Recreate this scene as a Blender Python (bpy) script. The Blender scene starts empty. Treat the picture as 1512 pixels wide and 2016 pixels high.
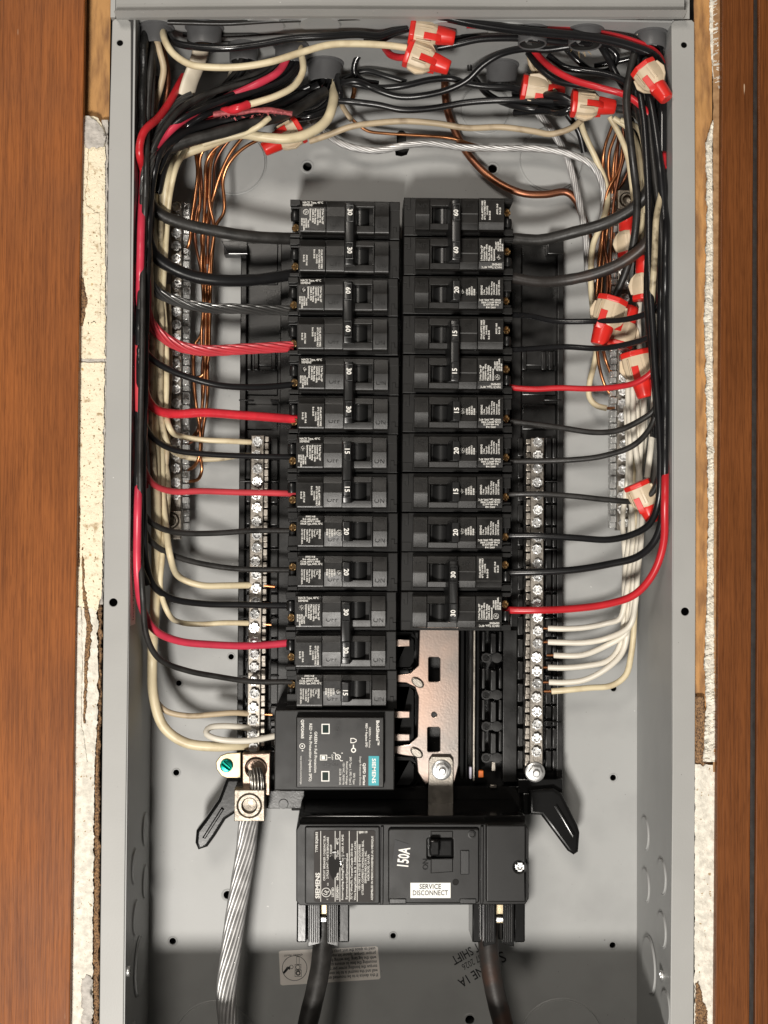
import bpy, bmesh, math, random
from mathutils import Vector, Matrix, noise
R = math.radians
random.seed(7)
SC = bpy.context.scene
COL = SC.collection

# ------------------------------------------------------------------ camera
FPX, CX, CY, DIST = 2560.0, 756.0, 1008.0, 0.8          # focal length in photo pixels, image centre, metres to the flange plane
_ey = Vector(((676 - CX) / FPX, 1.0, -(1071 - CY) / FPX)).normalized()     # wall normal seen from the camera (right, forward, up)
_ez = Vector((0.0066, 0.0, 1.0)); _ez = (_ez - _ez.dot(_ey) * _ey).normalized()
_ex = _ey.cross(_ez)
def cam2world(v): return Vector((_ex.dot(v), _ey.dot(v), _ez.dot(v)))
CAMPOS = Vector((0, -DIST, 0))
cam = bpy.data.cameras.new("camera"); camo = bpy.data.objects.new("camera", cam); COL.objects.link(camo)
cam.sensor_fit = 'VERTICAL'; cam.sensor_height = 24; cam.sensor_width = 18; cam.lens = 24 * FPX / 2016
cam.clip_start = 0.01; cam.clip_end = 50
_r, _f, _u = cam2world(Vector((1, 0, 0))), cam2world(Vector((0, 1, 0))), cam2world(Vector((0, 0, 1)))
camo.matrix_world = Matrix(((_r.x, _u.x, -_f.x, CAMPOS.x), (_r.y, _u.y, -_f.y, CAMPOS.y), (_r.z, _u.z, -_f.z, CAMPOS.z), (0, 0, 0, 1)))
SC.camera = camo

# ------------------------------------------------------------------ light
w = bpy.data.worlds.new("World"); SC.world = w; w.use_nodes = True
w.node_tree.nodes["Background"].inputs[0].default_value = (1.0, 0.93, 0.85, 1)
w.node_tree.nodes["Background"].inputs[1].default_value = 0.06
def area(name, loc, target, size, power, color):
    l = bpy.data.lights.new(name, 'AREA'); l.shape = 'DISK'; l.size = size; l.energy = power; l.color = color
    o = bpy.data.objects.new(name, l); COL.objects.link(o); o.location = loc
    o.rotation_euler = (Vector(target) - Vector(loc)).to_track_quat('-Z', 'Y').to_euler()
area("work_light", (-0.26, -1.6, -0.82), (0.03, 0.05, -0.02), 0.28, 37, (1.0, 0.955, 0.89))
area("room_light", (-0.35, -1.5, 0.75), (0, 0, 0), 0.4, 9.5, (1.0, 0.93, 0.84))
vs = SC.view_settings; vs.view_transform = 'Standard'; vs.look = 'None'; vs.gamma = 1; vs.exposure = 0.0; vs.use_curve_mapping = False

# ------------------------------------------------------------------ helpers
def P(px, py, d):
    """the point seen at photo pixel (px, py), d millimetres behind the flange plane"""
    v = cam2world(Vector(((px - CX) / FPX, 1.0, -(py - CY) / FPX)))
    return CAMPOS + v * ((DIST + d / 1000.0) / v.y)
def PX(px, py, x):
    """the point seen at pixel (px, py) on the plane of constant world x"""
    v = cam2world(Vector(((px - CX) / FPX, 1.0, -(py - CY) / FPX)))
    return CAMPOS + v * (x / v.x)
def PZ(px, py, z):
    v = cam2world(Vector(((px - CX) / FPX, 1.0, -(py - CY) / FPX)))
    return CAMPOS + v * (z / v.z)
mm = 0.001

def nodes_of(m):
    m.use_nodes = True
    return m.node_tree.nodes, m.node_tree.links, m.node_tree.nodes["Principled BSDF"]
def mat(name, col, rough=0.5, metal=0.0, var=0.0, vscale=60.0, bump=0.0, bscale=900.0, col2=None, spec=0.5, stretch=None, lo=0.35, hi=0.7, coat=0.0, rvar=0.0, specks=None):
    m = bpy.data.materials.new(name); N, L, b = nodes_of(m)
    b.inputs['Base Color'].default_value = (*col, 1); b.inputs['Roughness'].default_value = rough
    b.inputs['Metallic'].default_value = metal; b.inputs['Specular IOR Level'].default_value = spec
    if coat: b.inputs['Coat Weight'].default_value = coat; b.inputs['Coat Roughness'].default_value = 0.12
    tc = N.new('ShaderNodeTexCoord'); mp = N.new('ShaderNodeMapping')
    L.new(tc.outputs['Object'], mp.inputs[0])
    if stretch: mp.inputs['Scale'].default_value = stretch
    if var or col2:
        n = N.new('ShaderNodeTexNoise'); n.inputs['Scale'].default_value = vscale; n.inputs['Detail'].default_value = 5
        L.new(mp.outputs[0], n.inputs['Vector'])
        cr = N.new('ShaderNodeValToRGB'); cr.color_ramp.elements[0].position = lo; cr.color_ramp.elements[1].position = hi
        c2 = col2 or tuple(max(0, c * (1 - var)) for c in col)
        cr.color_ramp.elements[0].color = (*c2, 1); cr.color_ramp.elements[1].color = (*col, 1)
        L.new(n.outputs['Fac'], cr.inputs[0]); L.new(cr.outputs[0], b.inputs['Base Color'])
        if specks:
            src = cr.outputs[0]
            for sc_, th_, c_ in specks:
                ns = N.new('ShaderNodeTexNoise'); ns.inputs['Scale'].default_value = sc_; ns.inputs['Detail'].default_value = 2; L.new(mp.outputs[0], ns.inputs['Vector'])
                rs = N.new('ShaderNodeValToRGB'); rs.color_ramp.elements[0].position = th_; rs.color_ramp.elements[1].position = th_ + 0.025
                L.new(ns.outputs['Fac'], rs.inputs[0]); mx = N.new('ShaderNodeMix'); mx.data_type = 'RGBA'
                L.new(rs.outputs[0], mx.inputs[0]); L.new(src, mx.inputs[6]); mx.inputs[7].default_value = (*c_, 1); src = mx.outputs[2]
            L.new(src, b.inputs['Base Color'])
        if rvar:
            mr = N.new('ShaderNodeMapRange'); mr.inputs['To Min'].default_value = rough - rvar; mr.inputs['To Max'].default_value = rough + rvar
            mr.inputs['From Min'].default_value = 0.3; mr.inputs['From Max'].default_value = 0.7
            L.new(n.outputs['Fac'], mr.inputs[0]); L.new(mr.outputs[0], b.inputs['Roughness'])
    if bump:
        n2 = N.new('ShaderNodeTexNoise'); n2.inputs['Scale'].default_value = bscale; n2.inputs['Detail'].default_value = 3
        L.new(mp.outputs[0], n2.inputs['Vector'])
        bp = N.new('ShaderNodeBump'); bp.inputs['Strength'].default_value = bump; bp.inputs['Distance'].default_value = 0.0008
        L.new(n2.outputs['Fac'], bp.inputs['Height']); L.new(bp.outputs[0], b.inputs['Normal'])
    return m

M = {}
M['paint'] = mat('grey_enamel', (0.37, 0.373, 0.366), 0.44, col2=(0.325, 0.327, 0.322), vscale=30, lo=0.25, hi=0.55, bump=0.03, bscale=500, rvar=0.03, spec=0.30, specks=[(520, 0.765, (0.13, 0.12, 0.11)), (230, 0.775, (0.55, 0.55, 0.53))])
M['paint_edge'] = mat('grey_enamel_flange', (0.38, 0.377, 0.362), 0.46, var=0.08, vscale=22, bump=0.08, bscale=900, spec=0.35, specks=[(480, 0.755, (0.12, 0.11, 0.10)), (260, 0.765, (0.62, 0.62, 0.60))])
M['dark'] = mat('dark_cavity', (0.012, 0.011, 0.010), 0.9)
M['breaker'] = mat('breaker_black', (0.0105, 0.010, 0.0095), 0.42, var=0.35, vscale=70, bump=0.06, bscale=2600, rvar=0.06, spec=0.28)
M['breaker_face'] = mat('breaker_black_face', (0.0115, 0.0105, 0.0095), 0.33, var=0.4, vscale=90, bump=0.08, bscale=3000, rvar=0.07, spec=0.36)
M['handle'] = mat('handle_black', (0.012, 0.012, 0.012), 0.30, var=0.3, vscale=90, bump=0.03)
M['chassis'] = mat('chassis_black', (0.012, 0.0115, 0.011), 0.33, var=0.45, vscale=45, bump=0.05, bscale=800, rvar=0.1)
M['gloss'] = mat('glossy_black_plastic', (0.007, 0.007, 0.007), 0.20, var=0.3, vscale=60, bump=0.03, bscale=300, spec=0.35)
M['smoke'] = mat('smoked_black_plastic', (0.009, 0.0085, 0.008), 0.12, var=0.4, vscale=120)
M['print'] = mat('white_print', (0.80, 0.78, 0.73), 0.6, var=0.25, vscale=700)
M['printb'] = mat('bright_print', (0.85, 0.83, 0.78), 0.5)
M['ink'] = mat('black_ink', (0.02, 0.02, 0.022), 0.6)
M['paper'] = mat('paper_sticker', (0.92, 0.86, 0.80), 0.5, var=0.05, vscale=60)
M['whitesticker'] = mat('white_sticker', (0.86, 0.85, 0.80), 0.45)
M['teal'] = mat('teal_print', (0.005, 0.33, 0.38), 0.45)
M['zinc'] = mat('zinc_screw', (0.86, 0.86, 0.85), 0.36, metal=0.85, var=0.2, vscale=500, bump=0.05, bscale=1500)
M['tin'] = mat('tinned_bar', (0.33, 0.30, 0.262), 0.42, metal=1.0, var=0.25, vscale=130, bump=0.12, bscale=900, rvar=0.08)
M['lug'] = mat('tinned_lug', (0.38, 0.335, 0.28), 0.46, metal=1.0, var=0.5, vscale=400, bump=0.2, bscale=1200)
M['lugcu'] = mat('coppery_lug', (0.42, 0.31, 0.245), 0.42, metal=1.0, var=0.4, vscale=150, bump=0.15, bscale=900)
M['bus'] = mat('copper_bus', (0.45, 0.325, 0.265), 0.30, metal=1.0, col2=(0.46, 0.435, 0.41), vscale=14, bump=0.05, bscale=700, lo=0.38, hi=0.62, rvar=0.08)
M['brass'] = mat('brass', (0.46, 0.31, 0.15), 0.42, metal=1.0, var=0.3, vscale=300)
M['brasstab'] = mat('dull_brass_tab', (0.42, 0.35, 0.23), 0.42, metal=1.0, var=0.25, vscale=200)
M['green'] = mat('green_screw', (0.0, 0.30, 0.22), 0.22, metal=0.8, var=0.5, vscale=400)
M['copper'] = mat('bare_copper', (0.62, 0.28, 0.13), 0.34, metal=1.0, col2=(0.35, 0.14, 0.06), vscale=90, lo=0.3, hi=0.6)
M['copperdk'] = mat('aged_copper', (0.40, 0.17, 0.09), 0.42, metal=1.0, col2=(0.20, 0.08, 0.05), vscale=60, lo=0.35, hi=0.7)
M['alu'] = mat('aluminium_strands', (0.62, 0.61, 0.60), 0.46, metal=0.62, var=0.35, vscale=120)
M['aludk'] = mat('dull_aluminium_strands', (0.58, 0.55, 0.50), 0.36, metal=1.0, var=0.4, vscale=90)
M['clear'] = mat('clear_plastic', (0.9, 0.9, 0.88), 0.12)
M['clear'].node_tree.nodes["Principled BSDF"].inputs['Transmission Weight'].default_value = 0.75
M['wblack'] = mat('black_insulation', (0.011, 0.011, 0.012), 0.30, var=0.3, vscale=90, bump=0.05, bscale=500)
M['wblackdull'] = mat('dull_black_insulation', (0.028, 0.026, 0.024), 0.46, var=0.5, vscale=110, bump=0.15, bscale=500, rvar=0.1)
M['wbrown'] = mat('rust_stained_black_insulation', (0.026, 0.022, 0.020), 0.45, col2=(0.050, 0.026, 0.018), vscale=45, bump=0.12, bscale=500, lo=0.36, hi=0.5)
M['wasphalt'] = mat('tarry_black_insulation', (0.010, 0.010, 0.010), 0.42, var=0.5, vscale=250, bump=0.7, bscale=420)
M['wgloss'] = mat('glossy_black_insulation', (0.012, 0.012, 0.013), 0.17, var=0.3, vscale=80, bump=0.03, bscale=300)
M['wgrey'] = mat('silvery_grey_stranded', (0.13, 0.128, 0.124), 0.22, metal=0.55, var=0.3, vscale=60)
M['wsheath'] = mat('dark_grey_sheath', (0.05, 0.05, 0.052), 0.5, var=0.4, vscale=60, bump=0.2, bscale=200)
M['wred'] = mat('red_insulation', (0.58, 0.022, 0.030), 0.33, var=0.18, vscale=80)
M['wpink'] = mat('faded_red_insulation', (0.66, 0.045, 0.085), 0.36, var=0.25, vscale=60)
M['wpinkdk'] = mat('shaded_red_insulation', (0.36, 0.02, 0.04), 0.38, var=0.3, vscale=60)  # red wire lying in shade, the shade put into its colour
M['wsred'] = mat('soft_red_insulation', (0.62, 0.06, 0.075), 0.3, var=0.2, vscale=60)
M['wwhite'] = mat('white_insulation', (0.76, 0.71, 0.61), 0.4, var=0.12, vscale=60)
M['wcream'] = mat('cream_insulation', (0.70, 0.60, 0.40), 0.42, col2=(0.50, 0.40, 0.25), vscale=90, lo=0.25, hi=0.5)
M['waged'] = mat('soiled_cream_insulation', (0.50, 0.42, 0.28), 0.5, col2=(0.13, 0.10, 0.06), vscale=130, lo=0.32, hi=0.5, bump=0.1)
M['wtan'] = mat('tan_insulation', (0.48, 0.38, 0.25), 0.48, col2=(0.26, 0.19, 0.12), vscale=90, lo=0.3, hi=0.5)
M['jacket'] = mat('white_cable_jacket', (0.66, 0.59, 0.47), 0.5, col2=(0.45, 0.38, 0.28), vscale=70, lo=0.3, hi=0.55, bump=0.15, bscale=300)
M['cred'] = mat('connector_red', (0.72, 0.028, 0.020), 0.34, var=0.12, vscale=150)
M['ctan'] = mat('connector_tan', (0.66, 0.53, 0.37), 0.42, var=0.12, vscale=120)
M['collar'] = mat('grey_pvc', (0.115, 0.115, 0.118), 0.42, var=0.2, vscale=80, bump=0.04)
M['collarlt'] = mat('pale_grey_pvc', (0.42, 0.42, 0.42), 0.4)
M['steel'] = mat('dark_clamp', (0.06, 0.06, 0.06), 0.4, metal=0.4)
M['tape'] = mat('red_tape', (0.68, 0.03, 0.045), 0.28, var=0.2, vscale=150, bump=0.35, bscale=250)

def wood_mat(name, dark, light, sx=260.0, sz=9.0, rough=0.46, grain=0.46):
    m = bpy.data.materials.new(name); N, L, b = nodes_of(m)
    tc = N.new('ShaderNodeTexCoord')
    def nz(scale, vec, detail=4, dist=0.0):
        mp = N.new('ShaderNodeMapping'); mp.inputs['Scale'].default_value = vec; L.new(tc.outputs['Object'], mp.inputs[0])
        n = N.new('ShaderNodeTexNoise'); n.inputs['Scale'].default_value = scale; n.inputs['Detail'].default_value = detail
        n.inputs['Distortion'].default_value = dist; L.new(mp.outputs[0], n.inputs['Vector']); return n
    def ramp(src, p0, c0, p1, c1):
        r = N.new('ShaderNodeValToRGB'); r.color_ramp.elements[0].position = p0; r.color_ramp.elements[1].position = p1
        r.color_ramp.elements[0].color = (*c0, 1); r.color_ramp.elements[1].color = (*c1, 1); L.new(src, r.inputs[0]); return r
    def mix(a, b_, fac, mode='MIX'):
        x = N.new('ShaderNodeMix'); x.data_type = 'RGBA'; x.blend_type = mode
        if isinstance(fac, float): x.inputs[0].default_value = fac
        else: L.new(fac, x.inputs[0])
        L.new(a, x.inputs[6]); 
        if isinstance(b_, tuple): x.inputs[7].default_value = (*b_, 1)
        else: L.new(b_, x.inputs[7])
        return x.outputs[2]
    broad = nz(1.0, (sx * 0.35, 8, sz * 0.6), 3, 0.6)
    fine = nz(1.0, (sx * 3.2, 30, sz * 1.7), 5, 0.2)
    pore = nz(1.0, (sx * 9.0, 60, sz * 9.0), 3)
    spot = nz(26.0, (1, 1, 0.6), 4)
    c = ramp(broad.outputs['Fac'], 0.3, dark, 0.72, light).outputs[0]
    g = ramp(fine.outputs['Fac'], 0.33, tuple(x * 0.62 for x in dark), 0.62, tuple(min(1, x * 1.12) for x in light)).outputs[0]
    c = mix(c, g, grain)
    pr = ramp(pore.outputs['Fac'], 0.36, (0.45, 0.4, 0.36), 0.50, (1, 1, 1)).outputs[0]
    c = mix(c, pr, 0.5, 'MULTIPLY')
    sp = ramp(spot.outputs['Fac'], 0.3, (0.82, 0.80, 0.78), 0.7, (1.08, 1.05, 1.0)).outputs[0]
    c = mix(c, sp, 0.8, 'MULTIPLY')
    scr = nz(1.0, (420, 30, 34), 2, 0.5); gate = nz(9.0, (1, 1, 1), 2)
    sc = ramp(scr.outputs['Fac'], 0.735, (0, 0, 0), 0.755, (1, 1, 1)); gt = ramp(gate.outputs['Fac'], 0.56, (0, 0, 0), 0.66, (1, 1, 1))
    fm = N.new('ShaderNodeMath'); fm.operation = 'MULTIPLY'; L.new(sc.outputs[0], fm.inputs[0]); L.new(gt.outputs[0], fm.inputs[1])
    c = mix(c, (0.50, 0.36, 0.24), fm.outputs[0])
    b.inputs['Specular IOR Level'].default_value = 0.14
    L.new(c, b.inputs['Base Color'])
    rr = N.new('ShaderNodeMapRange'); rr.inputs['To Min'].default_value = rough - 0.07; rr.inputs['To Max'].default_value = rough + 0.12
    L.new(spot.outputs['Fac'], rr.inputs[0]); L.new(rr.outputs[0], b.inputs['Roughness'])
    bp = N.new('ShaderNodeBump'); bp.inputs['Strength'].default_value = 0.22; bp.inputs['Distance'].default_value = 0.0005
    L.new(fine.outputs['Fac'], bp.inputs['Height']); L.new(bp.outputs[0], b.inputs['Normal'])
    return m
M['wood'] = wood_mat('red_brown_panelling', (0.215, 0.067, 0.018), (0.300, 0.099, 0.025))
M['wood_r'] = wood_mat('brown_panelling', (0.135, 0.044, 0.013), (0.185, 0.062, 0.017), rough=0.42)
M['groove'] = mat('dark_groove', (0.018, 0.011, 0.008), 0.7, var=0.5, vscale=400)
M['stud'] = mat('rough_pine', (0.47, 0.245, 0.085), 0.75, col2=(0.22, 0.105, 0.04), vscale=1.0, stretch=(260, 60, 50), bump=0.6, bscale=2.0, lo=0.3, hi=0.6)
M['plaster'] = mat('cream_plaster', (0.86, 0.77, 0.58), 0.85, col2=(0.45, 0.33, 0.19), vscale=260, bump=0.9, bscale=700, lo=0.27, hi=0.42, specks=[(650, 0.66, (0.30, 0.20, 0.10)), (120, 0.70, (0.55, 0.36, 0.14))])
M['plasterw'] = mat('white_plaster', (0.88, 0.83, 0.72), 0.85, var=0.3, vscale=300, bump=0.9, bscale=600, specks=[(420, 0.69, (0.38, 0.28, 0.16))])
M['plasterg'] = mat('grey_plaster', (0.60, 0.56, 0.51), 0.9, var=0.35, vscale=260, bump=0.8, bscale=600)
M['fibre'] = mat('brown_crumbled_core', (0.33, 0.19, 0.09), 0.9, col2=(0.07, 0.04, 0.025), vscale=900, bump=1.0, bscale=1200, lo=0.36, hi=0.6)
M['papertan'] = mat('tan_face_paper', (0.42, 0.25, 0.12), 0.8, col2=(0.26, 0.14, 0.06), vscale=200, bump=0.4, bscale=500)

def finish(me, angle=32, flat=False):
    fl = [not (flat and max(abs(p.normal.x), abs(p.normal.y), abs(p.normal.z)) > 0.999) for p in me.polygons]
    me.polygons.foreach_set('use_smooth', [True] * len(fl)); me.set_sharp_from_angle(angle=R(angle))
    if not all(fl): me.polygons.foreach_set('use_smooth', fl)
    me.update(); return me
def obj(name, me, material, parent=None, loc=None, **kw):
    o = bpy.data.objects.new(name, me); COL.objects.link(o)
    if material is not None and len(me.materials) == 0: me.materials.append(M[material] if isinstance(material, str) else material)
    if parent is not None:
        o.parent = parent
        if loc is None and parent.get('_world') is not None: o.location = -Vector(parent['_world'])
    if loc is not None: o.location = loc
    for k, v in kw.items(): o[k] = v
    return o
def tag(o, label, cat, group=None, kind=None):
    o['label'] = label; o['category'] = cat
    if group: o['group'] = group
    if kind: o['kind'] = kind
    return o
def thing(name, label, cat, loc=(0, 0, 0), group=None, world=True):
    o = bpy.data.objects.new(name, None); COL.objects.link(o); o.location = loc; o.empty_display_size = 0.005
    if world: o['_world'] = list(loc)
    return tag(o, label, cat, group)
def box_bm(bm, x0, x1, y0, y1, z0, z1):
    v = [bm.verts.new((x, y, z)) for x in (x0, x1) for y in (y0, y1) for z in (z0, z1)]
    for f in ((0, 1, 3, 2), (4, 6, 7, 5), (0, 4, 5, 1), (2, 3, 7, 6), (0, 2, 6, 4), (1, 5, 7, 3)): bm.faces.new([v[i] for i in f])
def mesh_bm(bm, bevel=0, seg=2, angle=None, edge_mat=-1):
    angle = angle or (21 if bevel else 32)
    bmesh.ops.recalc_face_normals(bm, faces=bm.faces)
    if bevel: bmesh.ops.bevel(bm, geom=list(bm.edges), offset=bevel, segments=seg, affect='EDGES', profile=0.5, clamp_overlap=True, material=edge_mat)
    me = bpy.data.meshes.new('m'); bm.to_mesh(me); bm.free(); me.update(); return finish(me, angle, bool(bevel))
def box(x0, x1, y0, y1, z0, z1, bevel=0.0005):
    bm = bmesh.new(); box_bm(bm, min(x0, x1), max(x0, x1), min(y0, y1), max(y0, y1), min(z0, z1), max(z0, z1)); return mesh_bm(bm, bevel)
def boxes(lst, bevel=0.0003):
    bm = bmesh.new()
    for b in lst: box_bm(bm, min(b[0], b[1]), max(b[0], b[1]), min(b[2], b[3]), max(b[2], b[3]), min(b[4], b[5]), max(b[4], b[5]))
    return mesh_bm(bm, bevel)
def rect(px0, py0, px1, py1, d):
    """world x0,x1,z0,z1 of a photo rectangle on depth plane d (mm)"""
    a = [P(px0, py0, d), P(px1, py0, d), P(px0, py1, d), P(px1, py1, d)]
    return (a[0].x + a[2].x) / 2, (a[1].x + a[3].x) / 2, (a[2].z + a[3].z) / 2, (a[0].z + a[1].z) / 2
def pbox(px0, py0, px1, py1, d, thick, bevel=0.0005):
    x0, x1, z0, z1 = rect(px0, py0, px1, py1, d); return box(x0, x1, d * mm, (d + thick) * mm, z0, z1, bevel)
def pts_circle(cx, cz, r, n=24, a0=0.0): return [(cx + r * math.cos(a0 + 2 * math.pi * i / n), cz + r * math.sin(a0 + 2 * math.pi * i / n)) for i in range(n)]
def rr(x0, z0, x1, z1, r, n=4):
    out = []
    for cx, cz, a in ((x1 - r, z1 - r, 0), (x0 + r, z1 - r, 90), (x0 + r, z0 + r, 180), (x1 - r, z0 + r, 270)):
        for i in range(n + 1): out.append((cx + r * math.cos(R(a + 90 * i / n)), cz + r * math.sin(R(a + 90 * i / n))))
    return out
def extr(polys, y0, y1, bevel=0.0, seg=1, angle=21):
    """flat shape (first outline, then holes) in the x-z plane, extruded from depth y0 (front) to y1, metres"""
    cu = bpy.data.curves.new('c', 'CURVE'); cu.dimensions = '2D'; cu.fill_mode = 'BOTH'
    for p in polys:
        s = cu.splines.new('POLY'); s.points.add(len(p) - 1); s.use_cyclic_u = True
        for i, q in enumerate(p): s.points[i].co = (q[0], q[1], 0, 1)
    cu.extrude = max(1e-6, (y1 - y0) / 2 - bevel); cu.bevel_depth = bevel; cu.bevel_resolution = seg; cu.offset = -bevel
    o = bpy.data.objects.new('c', cu); COL.objects.link(o)
    dg = bpy.context.evaluated_depsgraph_get()
    me = bpy.data.meshes.new_from_object(o.evaluated_get(dg)); bpy.data.objects.remove(o); bpy.data.curves.remove(cu)
    me.materials.clear()
    ym = (y0 + y1) / 2
    for v in me.vertices: v.co = (v.co.x, ym - v.co.z, v.co.y)
    bm = bmesh.new(); bm.from_mesh(me); bmesh.ops.remove_doubles(bm, verts=bm.verts, dist=1e-7); bmesh.ops.recalc_face_normals(bm, faces=bm.faces); bm.to_mesh(me); bm.free(); me.update()
    return finish(me, angle, True)
def pextr(polys, d, thick, bevel=0.0004, seg=1):
    W = [[(P(x, y, d).x, P(x, y, d).z) for x, y in p] for p in polys]
    return extr(W, d * mm, (d + thick) * mm, bevel, seg)
_fonts = {}
def text_mesh(body, size, align='LEFT', spacing=1.0, line=1.0, bold=0.0, extr_=0.0):
    key = (body, size, align, spacing, line, bold, extr_)
    if key in _fonts: return _fonts[key]
    cu = bpy.data.curves.new('t', 'FONT'); cu.body = body; cu.size = size; cu.align_x = align; cu.align_y = 'CENTER'
    cu.space_character = spacing; cu.space_line = line; cu.resolution_u = 2; cu.offset = bold; cu.extrude = extr_
    o = bpy.data.objects.new('t', cu); COL.objects.link(o)
    me = bpy.data.meshes.new_from_object(o.evaluated_get(bpy.context.evaluated_depsgraph_get())); bpy.data.objects.remove(o); bpy.data.curves.remove(cu)
    me.materials.clear(); _fonts[key] = me; return me
def place_text(me_list):
    """join [(mesh, x, y(depth), z, angle, xscale)] into one mesh lying in x-z planes"""
    bm = bmesh.new()
    for me, x, y, z, a, sx in me_list:
        t = me.copy(); c, s = math.cos(R(a)), math.sin(R(a))
        for v in t.vertices:
            u, q = v.co.x * sx, v.co.y; v.co = (x + u * c - q * s, y - v.co.z, z + u * s + q * c)
        bm.from_mesh(t); bpy.data.meshes.remove(t)
    me = bpy.data.meshes.new('txt'); bm.to_mesh(me); bm.free(); return me
def ring_shape(cx, cz, r0, r1, n=20): return [pts_circle(cx, cz, r1, n), pts_circle(cx, cz, r0, n)]
def lathe(profile, n=24, axis='Y', angle=32, cap=True):
    """profile [(radius, t)] turned about an axis"""
    bm = bmesh.new(); rings = []
    for r, t in profile:
        ring = []
        for i in range(n):
            a = 2 * math.pi * i / n; c, s = r * math.cos(a), r * math.sin(a)
            ring.append(bm.verts.new({'Y': (c, t, s), 'Z': (c, s, t), 'X': (t, c, s)}[axis]))
        rings.append(ring)
    for a, b in zip(rings, rings[1:]):
        for i in range(n): bm.faces.new((a[i], a[(i + 1) % n], b[(i + 1) % n], b[i]))
    if cap: bm.faces.new(rings[0]); bm.faces.new(rings[-1])
    return mesh_bm(bm, 0, angle=angle)

# ------------------------------------------------------------------ wires
def spline(pts, step=0.0022):
    """Catmull-Rom through the points, evenly resampled"""
    q = [pts[0] + (pts[0] - pts[1])] + list(pts) + [pts[-1] + (pts[-1] - pts[-2])]
    dense = []
    for i in range(1, len(q) - 2):
        p0, p1, p2, p3 = q[i - 1:i + 3]
        t1 = max(1e-6, (p1 - p0).length ** 0.5); t2 = max(1e-6, (p2 - p1).length ** 0.5); t3 = max(1e-6, (p3 - p2).length ** 0.5)
        m1 = (p1 - p0) / t1 - (p2 - p0) / (t1 + t2) + (p2 - p1) / t2
        m2 = (p2 - p1) / t2 - (p3 - p1) / (t2 + t3) + (p3 - p2) / t3
        m1 *= t2; m2 *= t2
        for k in range(14):
            s = k / 14.0; s2, s3 = s * s, s * s * s
            dense.append((2 * s3 - 3 * s2 + 1) * p1 + (s3 - 2 * s2 + s) * m1 + (-2 * s3 + 3 * s2) * p2 + (s3 - s2) * m2)
    dense.append(Vector(pts[-1]))
    out = [dense[0]]; acc = 0.0
    for a, b in zip(dense, dense[1:]):
        acc += (b - a).length
        if acc >= step: out.append(b); acc = 0.0
    if (out[-1] - dense[-1]).length > step * 0.3: out.append(dense[-1])
    return out
def frames(path):
    T = [(path[min(i + 1, len(path) - 1)] - path[max(i - 1, 0)]).normalized() for i in range(len(path))]
    n = T[0].orthogonal().normalized(); F = []
    for t in T:
        n = (n - n.dot(t) * t).normalized(); F.append((t, n, t.cross(n)))
    return F
def tube_bm(bm, path, rad, n=10, lobes=0, depth=0.0, pitch=0.03, flat=1.0, taper=None, bumps=0.0, seed=0):
    F = frames(path); rings = []; s = 0.0
    for i, (p, (t, a, b)) in enumerate(zip(path, F)):
        if i: s += (p - path[i - 1]).length
        ring = []; k = 1.0
        if bumps: k += bumps * noise.noise(Vector((s * 160, seed * 3.1, 0.3)))
        if taper: k *= taper(i / max(1, len(path) - 1))
        for j in range(n):
            th = 2 * math.pi * j / n; r = rad * k
            if lobes: r *= 1 - depth * (1 - abs(math.cos(lobes * (th - 2 * math.pi * s / pitch) / 2)))
            ring.append(bm.verts.new(p + a * (math.cos(th) * r) + b * (math.sin(th) * r * flat)))
        rings.append(ring)
    for x, y in zip(rings, rings[1:]):
        for i in range(n): bm.faces.new((x[i], x[(i + 1) % n], y[(i + 1) % n], y[i]))
    bm.faces.new(rings[0]); bm.faces.new(rings[-1][::-1])
XL, XR, DB = P(255, 1100, 0).x, P(1324, 1100, 0).x, 97 * mm
def world_path(pts, rad, jitter=0.0, seed=0, clamp=True, step=0.0022):
    out = []
    for x, y, d in pts:
        v = P(x, y, d)
        if clamp: v.x = min(max(v.x, XL + 0.0012 + rad), XR - 0.0012 - rad); v.y = min(v.y, DB - rad - 0.0004)
        out.append(v)
    path = spline(out, step)
    if jitter:
        for i, p in enumerate(path):
            k = min(1, i / 6, (len(path) - 1 - i) / 6)
            p += Vector((noise.noise(Vector((i * 0.055, seed * 7.7, 1))), 0.5 * noise.noise(Vector((i * 0.055, seed * 7.7, 5))), noise.noise(Vector((i * 0.055, seed * 7.7, 9))))) * jitter * k
    return path
_ws = [0]; HASH = {}; CELL = 0.010
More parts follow.
